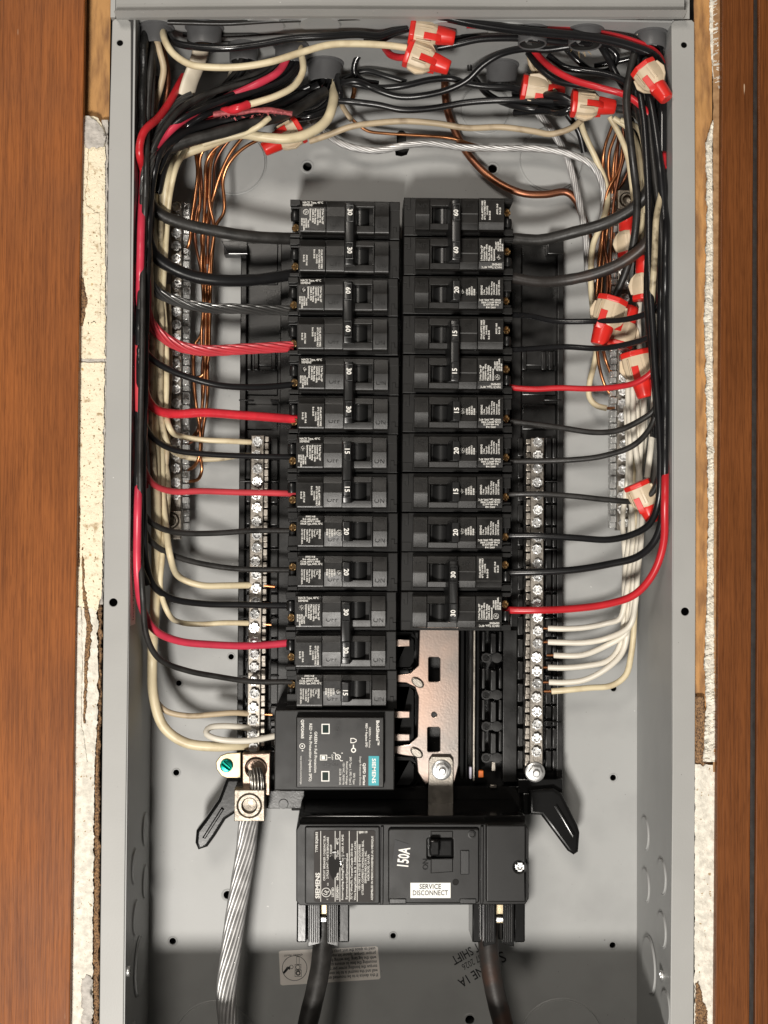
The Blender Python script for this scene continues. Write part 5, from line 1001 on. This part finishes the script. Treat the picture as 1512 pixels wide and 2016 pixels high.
W('bare copper ground wire slanting from the torn sleeve to the left bar', [(478, 270, 58), (455, 300, 60), (434, 345, 64), (418, 395, 68), (406, 430, 70), (399, 470, 70), (396, 520, 66), (401, 600, 66), (396, 660, 68), (384, 680, 68), (381, 740, 68), (386, 800, 68), (394, 850, 66), (392, 900, 66), (380, 920, 70), (364, 926, 74)], 1.15, 'copper', name='copper_wire', cat='ground wire', group=GG)
W('bare copper ground wire with the widest bend, left', [(515, 272, 58), (480, 292, 58), (452, 322, 60), (440, 355, 64), (442, 395, 66), (440, 420, 66), (424, 446, 68), (418, 490, 70), (414, 560, 66), (412, 640, 66), (410, 710, 66), (400, 738, 68), (388, 744, 70), (366, 746, 74)], 1.15, 'copper', name='copper_wire', cat='ground wire', group=GG)
W('bare copper ground wire ending lowest on the left ground bar', [(412, 330, 66), (412, 400, 66), (422, 450, 66), (414, 520, 68), (410, 600, 68), (408, 700, 68), (408, 790, 68), (400, 850, 66), (396, 900, 66), (398, 925, 66), (390, 944, 70), (366, 949, 74)], 1.15, 'copper', name='copper_wire', cat='ground wire', group=GG)
W('bare copper ground wire hidden among the left coppers', [(392, 300, 70), (396, 380, 70), (386, 420, 70), (384, 470, 70), (398, 540, 70), (408, 640, 70), (398, 720, 70), (398, 800, 70), (390, 850, 70), (378, 870, 72), (364, 875, 74)], 1.1, 'copperdk', name='copper_wire', cat='ground wire', group=GG)
# --- bare copper grounds, right
GH = 'bare copper ground wires on the right'
for i, p in enumerate(([(1214, 260, 70), (1200, 300, 74), (1198, 340, 78), (1204, 380, 80), (1198, 430, 80), (1190, 500, 80), (1184, 570, 82), (1180, 640, 82), (1190, 700, 74), (1205, 742, 78)],
                       [(1222, 262, 74), (1210, 310, 78), (1206, 360, 80), (1204, 400, 80), (1192, 440, 80), (1182, 510, 82), (1178, 580, 82), (1186, 660, 74), (1204, 690, 78)],
                       [(1232, 300, 80), (1216, 350, 80), (1205, 400, 82), (1206, 440, 80), (1200, 500, 82), (1196, 570, 74), (1192, 640, 74), (1204, 668, 78)],
                       [(1240, 330, 82), (1222, 366, 82), (1202, 390, 82), (1192, 440, 82), (1190, 480, 74), (1202, 560, 74), (1198, 610, 74), (1208, 640, 78)],
                       [(1218, 270, 74), (1212, 340, 74), (1210, 420, 74), (1208, 500, 74), (1210, 560, 76), (1212, 616, 78)],
                       [(1226, 280, 74), (1220, 330, 74), (1196, 380, 74), (1186, 470, 74), (1176, 560, 74), (1174, 640, 74), (1180, 720, 74), (1194, 765, 76), (1210, 784, 78)])):
    W(('bare copper ground wire bowed furthest left among the upper right coppers', 'bare copper ground wire second from the left at the upper right', 'bare copper ground wire crossing the others at the upper right', 'dark bare copper wire forking toward the right lug', 'straight bare copper ground wire close to the right ground bar', 'bare copper ground wire reaching lowest behind the right connectors')[i], p, 1.15, 'copper' if i in (0, 1, 5) else 'copperdk', name='copper_wire', cat='ground wire', group=GH)
W('cream wire hooking round into the right ground bar below the red wire', [(1142, 236, 60), (1150, 262, 66), (1172, 310, 72), (1192, 360, 74), (1196, 400, 74), (1184, 440, 72), (1168, 480, 72), (1163, 540, 72), (1166, 600, 72), (1176, 660, 76), (1172, 710, 78), (1162, 750, 78), (1160, 780, 78), (1172, 797, 76), (1195, 804, 74)], 2.0, 'wcream', group='neutral wires down the right side', bare=[(1195, 804, 74), (1210, 803, 74)])
# --- right breakers, from the top down
W('thick black wire on the upper pole of the right double-pole 60', [(994, 469, 64), (1010, 470, 62), (1060, 473, 56), (1130, 457, 48), (1200, 436, 42), (1255, 402, 36), (1282, 360, 30), (1290, 300, 26), (1286, 240, 24), (1270, 200, 24)], 3.8, 'wblackdull', group=GRt, bumps=0.06)
W('thick rust-stained black wire on the lower pole of the right double-pole 60', [(990, 544, 66), (1010, 547, 64), (1060, 555, 58), (1110, 552, 50), (1170, 538, 44), (1230, 512, 38), (1275, 475, 30), (1296, 430, 22), (1300, 370, 18), (1295, 300, 16), (1280, 240, 18)], 3.7, 'wbrown', group=GRt, bumps=0.06)
W('thin black wire on the uppermost single-pole breaker of the right column', [(985, 618, 66), (1010, 620, 64), (1040, 622, 58), (1090, 632, 50), (1170, 632, 42), (1235, 628, 32), (1270, 618, 24), (1298, 598, 18), (1308, 560, 14), (1310, 480, 12), (1306, 380, 12), (1294, 290, 12)], 1.9, 'wgloss', group=GRt)
W('thin black wire on the upper pole of the right double-pole 15', [(985, 689, 66), (1010, 688, 64), (1050, 686, 58), (1110, 683, 50), (1180, 686, 42), (1235, 677, 32), (1275, 664, 24), (1300, 645, 18), (1310, 600, 14), (1312, 520, 12), (1310, 420, 12)], 1.9, 'wgloss', group=GRt)
W('red wire on the lower pole of the right double-pole 15', [(990, 758, 64), (1008, 763, 62), (1050, 766, 58), (1100, 764, 52), (1160, 766, 44), (1215, 762, 34), (1255, 752, 26), (1285, 730, 20), (1300, 700, 16), (1306, 660, 14)], 1.95, 'wred', group=GRt)
W('thin black wire on the right single-pole 15 under the double 15', [(985, 828, 66), (1000, 829, 64), (1050, 835, 58), (1110, 843, 50), (1170, 851, 42), (1215, 848, 34), (1260, 828, 24), (1288, 806, 18), (1302, 760, 14), (1308, 680, 12), (1310, 560, 10), (1308, 440, 10)], 1.9, 'wblackdull', group=GRt)
W('thin black wire on the right single-pole 20 between the 15s', [(985, 907, 66), (998, 908, 64), (1060, 908, 57), (1130, 905, 50), (1190, 897, 42), (1245, 878, 32), (1280, 842, 22), (1296, 790, 16), (1304, 700, 10), (1306, 580, 8), (1302, 460, 8), (1290, 360, 8), (1280, 260, 10), (1276, 180, 14)], 1.9, 'wblackdull', group=GRt)
W('thin black wire on the lower right single-pole 15', [(985, 973, 66), (998, 973, 62), (1060, 973, 57), (1130, 978, 48), (1200, 985, 38), (1250, 986, 28), (1282, 972, 20), (1297, 940, 14), (1300, 860, 10), (1306, 740, 8), (1312, 600, 8), (1314, 440, 8)], 1.9, 'wblackdull', group=GRt)
W('black wire on the right single-pole 20 above the bottom double 30', [(982, 1054, 66), (996, 1055, 62), (1060, 1055, 57), (1130, 1058, 48), (1200, 1062, 36), (1250, 1050, 26), (1280, 1030, 18), (1296, 990, 10), (1300, 920, 6), (1296, 800, 4), (1288, 700, 4), (1282, 600, 4), (1278, 480, 5), (1276, 360, 6), (1268, 240, 8), (1258, 170, 10), (1256, 110, 14)], 2.2, 'wblack', group=GRt)
W('black wire on the upper pole of the bottom right double-pole 30', [(982, 1128, 66), (1000, 1128, 62), (1060, 1127, 57), (1130, 1122, 48), (1200, 1110, 36), (1255, 1096, 26), (1288, 1066, 16), (1306, 1010, 8), (1312, 930, 5), (1314, 800, 4), (1312, 640, 4), (1308, 480, 5), (1300, 340, 6), (1288, 240, 8), (1270, 150, 14)], 2.4, 'wblack', group=GRt)
W('bright red wire sweeping up the right wall from the bottom right double-pole 30', [(985, 1200, 66), (1000, 1201, 62), (1060, 1201, 57), (1130, 1198, 46), (1200, 1188, 34), (1250, 1170, 24), (1285, 1130, 15), (1306, 1070, 8), (1318, 1000, 5), (1322, 930, 4), (1322, 880, 5), (1312, 820, 22), (1300, 750, 36)], 2.45, 'wred', group=GRt)
# --- right bundle
GJ = 'wires bundled down the right wall'
W('thick tarry black wire hanging in the middle of the right bundle', [(1262, 90, 20), (1252, 140, 18), (1256, 200, 14), (1270, 270, 10), (1276, 340, 8), (1280, 420, 8), (1278, 500, 8), (1276, 580, 8), (1282, 650, 8), (1290, 740, 10), (1296, 820, 10)], 2.9, 'wasphalt', group=GJ, bumps=0.12)
W('smooth black wire hanging left of the tarry one, upper right', [(1250, 100, 12), (1240, 150, 10), (1234, 200, 8), (1240, 270, 8), (1248, 340, 14), (1254, 390, 24), (1252, 440, 34), (1242, 500, 44), (1226, 550, 52), (1208, 590, 56)], 2.5, 'wblackdull', group=GJ)
W('red wire arcing from the upper right into the right bundle', [(1050, 98, 40), (1068, 118, 34), (1092, 138, 28), (1130, 158, 22), (1180, 172, 16), (1230, 186, 14), (1262, 208, 14), (1285, 240, 14), (1304, 280, 12), (1312, 330, 10)], 2.2, 'wred', group=GJ)
W('black wire arcing just under the red one at the upper right', [(1040, 104, 46), (1060, 130, 40), (1090, 155, 36), (1130, 165, 32), (1180, 172, 28)], 2.2, 'wblack', group=GJ)
W('glossy black wire draped between the connectors at the upper right', [(1080, 110, 40), (1110, 132, 36), (1150, 140, 34), (1190, 146, 30), (1225, 158, 26), (1250, 180, 22)], 2.3, 'wgloss', group=GJ)
for i, (x0, r_, m_) in enumerate(((1306, 2.5, 'wblack'), (1298, 2.3, 'wblackdull'), (1316, 2.3, 'wblack'), (1302, 2.2, 'wgloss'))):
    dd = (20, 30, 10, 26)[i]
    W(('broad black wire of the right bundle beside the red sweep', 'dull black wire deepest in the right bundle', 'black wire pressed against the right wall', 'glossy black wire with a pale glint, right bundle')[i], [(1262 + 8 * i, 215 + 6 * i, dd + 4), (1288 + 2 * i, 280, dd), (x0, 380, dd - 4), (x0 + 2, 500, dd - 6), (x0 + 1, 620, dd - 6), (x0 - 1, 720, dd - 4), (x0 - 4, 800, dd), (x0 - 8, 860, dd + 6)], r_, m_, group=GJ)
for i, (y, x) in enumerate(((190, 1125), (200, 1125), (212, 1128), (222, 1128))):
    W(('uppermost', 'second', 'third', 'lowest')[i] + ' of four black wires entering the long connector at the upper right', [(x - 115, y - 8 + 3 * i, 66), (x - 60, y - 4, 56), (x - 20, y, 46), (x + 6, 205, 40)], 2.5, 'wgloss' if i > 1 else 'wblack', group='wires entering the upper right connector')
W('black wire leaving the long connector toward the right bundle', [(1215, 214, 36), (1245, 220, 30), (1270, 245, 24), (1288, 300, 20), (1300, 380, 20), (1304, 480, 20)], 2.8, 'wblackdull', group=GJ)
GN = 'neutral wires down the right side'
W('cream wire fanning from the long connector, leftmost', [(1200, 230, 58), (1220, 265, 60), (1235, 305, 60), (1244, 360, 60), (1250, 420, 62), (1256, 500, 64)], 1.9, 'wcream', name='neutral_wire', group=GN)
W('cream wire fanning from the long connector, second', [(1208, 232, 52), (1240, 255, 52), (1256, 290, 52), (1262, 340, 52), (1264, 400, 52), (1262, 480, 54), (1258, 560, 54)], 1.9, 'wcream', name='neutral_wire', group=GN)
W('cream wire fanning from the long connector, third', [(1222, 236, 46), (1254, 250, 44), (1268, 290, 42), (1272, 350, 42), (1270, 420, 44)], 1.8, 'wcream', name='neutral_wire', group=GN)
W('pale wire behind the tarry black one at the upper right', [(1278, 255, 26), (1286, 300, 26), (1284, 340, 28)], 1.8, 'wtan', name='neutral_wire', group=GN)
W('soiled white wire beside the tarry black one at mid height', [(1302, 380, 6), (1292, 430, 2), (1289, 490, 0), (1287, 540, 2), (1284, 590, 8), (1280, 650, 20)], 2.0, 'waged', name='neutral_wire', group=GN)
W('white jacketed cable beside the top right connector', [(1262, 34, 12), (1258, 60, 16), (1266, 84, 22)], 2.6, 'jacket', name='neutral_wire', group=GN, flat=0.7)
W('short white cable in the top right corner connector', [(1286, 42, 20), (1284, 62, 22), (1282, 95, 28)], 2.4, 'jacket', name='neutral_wire', group=GN)
lv = [(1237, 1079, (1228, 1200), 58, 1246), (1264, 1079, (1248, 1210), 52, 1262), (1290, 1091, (1240, 1232), 56, 1256), (1314, 1079, (1222, 1270), 62, 1240), (1343, 1081, (1230, 1272), 62, 1246), (1360, 1088, (1242, 1310), 66, 1250)]
words = ('uppermost', 'second', 'third', 'fourth', 'fifth')
for i, (y, x0, (bx, by), dd, xt) in enumerate(lv[:5]):
    dip = (-2, 2, -2, -4, -8)[i]
    W(words[i] + ' white neutral wire landing on the lower right neutral bar', [(x0, y, 68), (1110, y + 1, 66), (1150, y + dip * 0.5, 64), (1195, y + (-10, -8, -20, -12, -28)[i], 62), (bx - 8, by + (18, 22, 14, 14, 16)[i], dd), (bx + 3, by - 20, dd - 2), ((bx + xt) / 2, 1140 - 6 * i, dd - 2), (xt, 1060, dd), (xt - 4 + 4 * i, 960, dd + 2), (1240 + 8 * i, 860, dd), (1236 + 9 * i, 760, dd), (1240 + 8 * i, 690, dd)], 1.95, 'wwhite', name='neutral_wire', group=GN, bare=[(x0, y, 68), (x0 - 14, y, 70)])
W('yellowed neutral wire curving lowest to the right neutral bar', [(1086, 1361, 68), (1120, 1359, 66), (1160, 1355, 66), (1205, 1350, 66), (1232, 1330, 66), (1242, 1290, 66), (1248, 1220, 64), (1252, 1120, 62), (1250, 1000, 62), (1246, 900, 64)], 2.05, 'wcream', name='neutral_wire', group=GN, bare=[(1086, 1361, 68), (1072, 1361, 70)])
W('white wire left of the short connector at the lower right', [(1234, 1200, 66), (1232, 1120, 66), (1228, 1060, 66), (1226, 1020, 68), (1234, 960, 66), (1238, 900, 62), (1232, 800, 64)], 1.9, 'wwhite', name='neutral_wire', group=GN)
# --- further wires of the tangle
GT = 'wires tangled under the top wall'
for lb, p, r_, m_ in (
    ('tarry black wire twisting beside the top left flange', [(284, 66, 16), (272, 100, 12), (278, 140, 14), (268, 180, 10), (272, 230, 10), (266, 290, 8)], 2.3, 'wasphalt'),
    ('lumpy tarry black wire in the top left corner, second', [(296, 70, 20), (290, 110, 22), (284, 150, 22), (292, 200, 22), (284, 250, 18), (276, 310, 14)], 2.2, 'wasphalt'),
    ('grey cable sheath standing behind the top left black wires', [(282, 150, 40), (284, 200, 42), (280, 260, 36), (276, 330, 30)], 4.0, 'wsheath'),
    ('second grey cable sheath behind the top left black wires', [(298, 160, 56), (300, 220, 56), (296, 280, 50), (290, 340, 44)], 4.2, 'wsheath'),
    ('black wire dropping from the third connector into the bundle', [(484, 84, 52), (488, 110, 52), (470, 150, 50), (430, 190, 46), (390, 222, 42), (350, 262, 36), (322, 320, 32)], 2.2, 'wblack'),
    ('second black wire dropping from the third connector', [(476, 84, 54), (478, 118, 56), (455, 165, 56), (410, 210, 52), (370, 250, 46), (330, 310, 40), (312, 380, 36)], 2.2, 'wblack'),
    ('black wire riding directly above the rosy red one, upper left', [(560, 90, 50), (548, 120, 48), (505, 145, 44), (440, 172, 40), (390, 195, 36), (350, 226, 32), (318, 272, 26), (300, 330, 24)], 2.2, 'wblackdull'),
    ('black wire riding directly below the rosy red one, upper left', [(580, 92, 52), (574, 130, 50), (540, 160, 46), (470, 196, 42), (400, 226, 38), (360, 256, 34), (330, 300, 30)], 2.2, 'wblack'),
    ('black wire hidden behind the red tape, upper left', [(610, 170, 66), (560, 192, 60), (500, 214, 54), (440, 230, 48), (380, 256, 42), (340, 300, 38)], 2.4, 'wblack'),
    ('glossy black wire bulging under the fifth connector', [(662, 150, 72), (668, 190, 70), (640, 218, 64), (590, 232, 60), (540, 226, 56), (470, 236, 50)], 2.4, 'wgloss'),
    ('dull crimson wire glimpsed inside the fifth connector bundle', [(636, 150, 80), (622, 182, 78), (600, 200, 74), (560, 206, 68)], 2.2, 'wpinkdk'),
    ('black wire rising behind the fifth connector toward the centre', [(660, 165, 80), (690, 150, 80), (720, 140, 78), (760, 150, 76), (800, 162, 76)], 2.0, 'wblack'),
    ('black wire crossing low at top centre toward the hidden connector', [(930, 150, 80), (960, 185, 76), (1000, 205, 68), (1050, 215, 60), (1110, 215, 50)], 2.3, 'wblack'),
    ('black wire dropping behind the level connector at upper right', [(1060, 110, 56), (1080, 160, 60), (1110, 215, 66), (1140, 260, 72), (1150, 300, 76)], 2.2, 'wblack'),
    ('loop of black wire under the upper right connectors', [(1110, 90, 40), (1135, 118, 44), (1165, 140, 44), (1200, 138, 40), (1214, 110, 36), (1196, 92, 34)], 2.2, 'wgloss'),
    ('black wire bending past the tuft toward the right wall', [(1170, 70, 34), (1195, 110, 34), (1215, 150, 30), (1240, 190, 28), (1262, 240, 26), (1280, 310, 26)], 2.3, 'wblack'),
    ('thin glossy black wire slanting into the top right corner', [(1170, 130, 46), (1210, 122, 42), (1250, 112, 38), (1290, 100, 32)], 1.9, 'wgloss'),
    ('cream wire tail beside the hidden connector, upper right', [(1056, 132, 56), (1072, 152, 54), (1086, 172, 52), (1098, 190, 50)], 1.8, 'wcream'),
    ('brown paper covered wire beside the hidden connector, upper right', [(1040, 100, 52), (1046, 130, 54), (1060, 150, 56)], 1.6, 'wtan'),
    ('tan cable tail in the top right corner behind the connector', [(1296, 60, 24), (1294, 100, 30), (1284, 140, 36), (1276, 190, 40)], 2.2, 'wtan'),
    ('black wire running down the right wall behind all others', [(1308, 70, 22), (1312, 130, 18), (1308, 220, 24), (1300, 320, 32), (1294, 420, 38), (1290, 540, 42)], 2.3, 'wblack'),
    ('second black wire deep along the right wall', [(1266, 120, 40), (1280, 200, 44), (1286, 300, 48), (1284, 420, 50), (1280, 540, 50), (1276, 640, 50), (1280, 740, 46)], 2.3, 'wblack'),
    ('deep black wire between the pale wires of the right bundle', [(1238, 225, 64), (1256, 280, 60), (1262, 360, 60), (1258, 460, 60), (1252, 560, 60)], 2.2, 'wblack'),
    ('white wire passing behind the right connectors at mid height', [(1262, 560, 60), (1256, 640, 62), (1262, 720, 60), (1268, 800, 56), (1262, 880, 54), (1256, 960, 54)], 2.0, 'wwhite'),
    ('white wire showing right of the red touching connector', [(1288, 620, 20), (1291, 680, 16), (1290, 740, 22), (1284, 850, 40), (1274, 940, 46)], 2.0, 'wwhite')):
    W(lb, p, r_, m_, group=GT, bumps=0.3 if m_ == 'wasphalt' else 0.02)
W('torn pale jacket end behind the bundle, upper left', [(470, 120, 66), (458, 150, 66), (446, 182, 66)], 4.2, 'jacket', name='jacket_end', cat='cable jacket', flat=0.4, n=18, bumps=0.25)
for i, (lb, p) in enumerate((
    ('thin bare copper strand curling highest at the upper left', [(452, 268, 60), (430, 282, 62), (398, 300, 66), (392, 340, 70), (394, 400, 70), (386, 450, 70)]),
    ('thin bare copper strand behind the upper left hooks', [(470, 262, 66), (446, 282, 68), (424, 320, 72), (420, 380, 74), (412, 440, 72), (408, 520, 72)]),
    ('loose bare copper strand leaning left at the upper right', [(1208, 240, 66), (1192, 290, 70), (1188, 340, 74), (1196, 400, 76), (1186, 450, 76), (1178, 520, 76)]),
    ('loose bare copper strand by the right lug', [(1226, 250, 72), (1230, 300, 74), (1218, 350, 72), (1208, 400, 70), (1204, 460, 70), (1200, 540, 72)]),
    ('short bare copper tail in the top right corner', [(1262, 96, 30), (1256, 130, 34), (1250, 170, 40), (1246, 220, 48)]),
    ('bare copper tail beside the fourth connector', [(556, 88, 46), (548, 104, 44), (552, 122, 46), (545, 150, 50)]))):
    W(lb, p, 1.1, 'copper' if i % 2 == 0 else 'copperdk', name='copper_wire', cat='ground wire', group='loose bare copper strands')
# --- service cables
W('heavy black service cable under the left main lug', [(636, 1800, 52), (636, 1850, 50), (632, 1900, 46), (622, 1950, 42), (606, 2016, 38), (590, 2090, 34)], 6.5, 'wblackdull', cat='service cable', name='service_cable', group='service cables', n=28, bumps=0.02, clamp=False)
W('heavy black service cable with a reddish streak under the right main lug', [(964, 1800, 52), (962, 1850, 50), (966, 1900, 46), (975, 1955, 42), (990, 2016, 38), (1006, 2090, 34)], 6.5, 'wbrown', cat='service cable', name='service_cable', group='service cables', n=28, bumps=0.02, clamp=False)
strand_cable('thick bare aluminium service neutral hanging from the lower left lug', [(495, 1590, 58), (490, 1612, 58), (484, 1670, 56), (475, 1730, 54), (464, 1800, 52), (455, 1870, 50), (447, 1930, 48), (446, 1975, 46), (452, 2030, 44), (462, 2090, 42)], 6.6, 13, 1.34, 'alu', 0.17, None, inner=8, name='service_neutral', cat='service cable')
strand_cable('short bent strands of dull aluminium inside the upper neutral lug', [(502, 1518, 52), (506, 1535, 49), (506, 1560, 52), (500, 1580, 56)], 5.0, 12, 0.85, 'aludk', 0.5, None, inner=6, name='neutral_strands', cat='wire strands')
# flat white cables
fc = W('flat white jacketed cable hanging from the second connector at top left', [(402, 26, 16), (401, 60, 16), (397, 90, 20), (388, 125, 26), (376, 155, 30), (366, 188, 34)], 6.2, 'jacket', cat='cable', name='flat_cable', flat=0.42, n=20, bumps=0.12, jitter=0.0002)

# ================================================================== winged twist-on connectors
def connector(px, py, d, ang, label, length=29.0, tilt=0.0, roll=0.0, size=1.0):
    """axis +x runs from the open skirt to the ribbed tip; ang is the tip direction in the picture, degrees counter-clockwise from right"""
    t = thing('wire_connector', label, 'wire connector', P(px, py, d), 'red and tan wire connectors', world=False)
    t.rotation_mode = 'XYZ'
    t.matrix_world = Matrix.Translation(P(px, py, d)) @ Matrix.Rotation(R(-ang), 4, 'Y') @ Matrix.Rotation(R(tilt), 4, 'Z') @ Matrix.Rotation(R(roll), 4, 'X') @ Matrix.Scale(size, 4)
    def sec(x, w, h, k): return [Vector((x, math.cos(2 * math.pi * i / 16) * h * (1 - k * (abs(math.sin(4 * math.pi * i / 16)) ** 2) * 0), math.sin(2 * math.pi * i / 16) * w)) * mm for i in range(16)]
    def skin(secs, n=16):
        bm = bmesh.new(); rings = [[bm.verts.new(v) for v in s] for s in secs]
        for a, b in zip(rings, rings[1:]):
            for i in range(n): bm.faces.new((a[i], a[(i + 1) % n], b[(i + 1) % n], b[i]))
        bm.faces.new(rings[0]); bm.faces.new(rings[-1][::-1]); return bm
    def hexa(x, w, h): return [Vector((x, y * h, z * w)) * mm for y, z in ((-1, -.42), (-1, .42), (-.45, .95), (.45, .95), (1, .42), (1, -.42), (.45, -.95), (-.45, -.95))]
    obj('skirt', cached(('csk',), lambda: mesh_bm(skin([hexa(-13, 8.6, 6.6), hexa(-12.6, 9.4, 7.2), hexa(-10, 9.4, 7.2), hexa(-9.4, 8.8, 6.8)], 8), 0.4 * mm, 2)), 'cred', t, loc=Vector((0, 0, 0)))
    obj('shell', cached(('csh',), lambda: mesh_bm(skin([hexa(-9.8, 9.0, 6.9), hexa(-4, 9.3, 6.7), hexa(1.5, 8.4, 6.2), hexa(4.5, 6.4, 5.6)], 8), 0.5 * mm, 2)), 'ctan', t, loc=Vector((0, 0, 0)))
    def wing():
        bm = bmesh.new()
        for s in (1, -1):
            poly = [(-9, 5), (-9, 9.8), (-3, 11.2), (1.5, 9.2), (5, 5.5)]
            top = [bm.verts.new((x * mm, (-1.6 * s) * mm - 1.2 * mm, z * s * mm)) for x, z in poly]; bot = [bm.verts.new((x * mm, (-1.6 * s) * mm + 1.2 * mm, z * s * mm)) for x, z in poly]
            for i in range(5): bm.faces.new((top[i], top[(i + 1) % 5], bot[(i + 1) % 5], bot[i]))
            bm.faces.new(top); bm.faces.new(bot[::-1])
        return mesh_bm(bm, 0.4 * mm, 2)
    obj('wings', cached(('cw',), wing), 'ctan', t, loc=Vector((0, 0, 0)))
    def tip():
        n = 32; secs = []
        for x, r0 in ((1.0, 5.4), (4.4, 5.7), (6, 5.9), (14.2, 4.9), (15.4, 4.7), (16, 4.1)):
            secs.append([Vector((x, math.cos(2 * math.pi * i / n) * r0 * (1 - (0.05 if (x > 7 and (i // 2) % 2) else 0)), math.sin(2 * math.pi * i / n) * r0 * (1 - (0.05 if (x > 7 and (i // 2) % 2) else 0)))) * mm for i in range(n)])
        return mesh_bm(skin(secs, n), angle=40)
    obj('tip', cached(('ct',), tip), 'cred', t, loc=Vector((0, 0, 0)))
    def tongue():
        bm = bmesh.new()
        for yy in (-1, 1):
            a = [(-3.5, 7.0), (4, 6.5), (7.5, 5.6)]
            for k in (0,):
                vs_ = []
                for x, h in a: vs_ += [bm.verts.new((x * mm, yy * h * mm, -5.0 * mm)), bm.verts.new((x * mm, yy * h * mm, -0.8 * mm)), bm.verts.new((x * mm, yy * (h - 1.5) * mm, -0.8 * mm)), bm.verts.new((x * mm, yy * (h - 1.5) * mm, -5.0 * mm))]
                for q in range(2):
                    for i in range(4): bm.faces.new((vs_[4 * q + i], vs_[4 * q + (i + 1) % 4], vs_[4 * q + 4 + (i + 1) % 4], vs_[4 * q + 4 + i]))
                bm.faces.new(vs_[:4]); bm.faces.new(vs_[-4:])
        return mesh_bm(bm, 0.25 * mm)
    obj('tongue', cached(('cto',), tongue), 'cred', t, loc=Vector((0, 0, 0)))
    obj('grip_ridges', cached(('cg',), lambda: boxes([(x0 * mm, x1 * mm, -7.05 * mm, -5 * mm, z * mm, (z + 0.7) * mm) for x0, x1, z in ((-8, 1.5, 1.2), (-8, 2, 3.0), (-8, 1.5, -6.6))], 0.0002)), 'ctan', t, loc=Vector((0, 0, 0)))
    return t
connector(846, 66, 12, -9, 'red-tipped tan connector at top centre, upper of the touching pair', tilt=0, roll=10)
connector(838, 116, 12, -20, 'red-tipped tan connector at top centre, lower of the touching pair', roll=-8)
connector(1163, 206, 36, -5, 'red-tipped tan connector lying level at the upper right', roll=-15)
connector(1286, 160, 0, -58, 'red-tipped tan connector pointing down beside the right flange, top corner', tilt=-14, roll=20, size=0.95)
connector(1064, 178, 56, -8, 'red and tan connector half hidden left of the level one, upper right', roll=30)
connector(560, 272, 60, -150, 'red-tipped tan connector half hidden under the thick cream wire, upper left', roll=10)
connector(1238, 468, 58, 98, 'tan connector with its red tip up, behind the thick black wires', roll=-10)
connector(1270, 552, 44, 94, 'tan connector with its red tip up, beside the tarry black wire', roll=-12)
connector(1194, 628, 46, -108, 'large tan connector with its red tip pointing down left, right side', roll=6, size=1.12)
connector(1230, 648, 58, 72, 'tan connector tucked behind the down-left pointing one', roll=160)
connector(1258, 732, 42, -76, 'tan connector with its red tip down, touching the red wire on the right', roll=4, size=1.08)
connector(1268, 985, 26, -66, 'tan and red connector at the lower end of the right bundle', roll=25, size=0.95)

# torn paper filler at the upper right, dirt flecks on black plastic
tf = thing('paper_tuft', 'torn tuft of tan paper filler under the upper right connectors', 'paper filler', P(1140, 95, 34))
bm = bmesh.new()
for k in range(26):
    a = P(1143 + random.uniform(-6, 6), 86 + random.uniform(-3, 3), 30 + random.uniform(-3, 3)); ang = random.uniform(R(190), R(350)); ln = random.uniform(5, 11)
    b_ = a + Vector((math.cos(ang) * ln, random.uniform(-4, 3), math.sin(ang) * ln)) * mm; e = Vector((random.uniform(-1, 1), random.uniform(-.6, .6), random.uniform(-1, 1))) * 1.0 * mm
    mid = (a + b_) / 2 + Vector((0, -1, 0)) * mm * random.uniform(0, 2)
    v = [bm.verts.new(q) for q in (a, a + e, mid + e, mid, b_, b_ + e * 0.3)]; bm.faces.new((v[0], v[1], v[2], v[3])); bm.faces.new((v[3], v[2], v[5], v[4]))
obj('shreds', mesh_bm(bm), mat('kraft_paper', (0.48, 0.34, 0.18), 0.8, var=0.4, vscale=200), tf)

for o in bpy.data.objects:
    if '_world' in o: del o['_world']
bpy.context.view_layer.update()
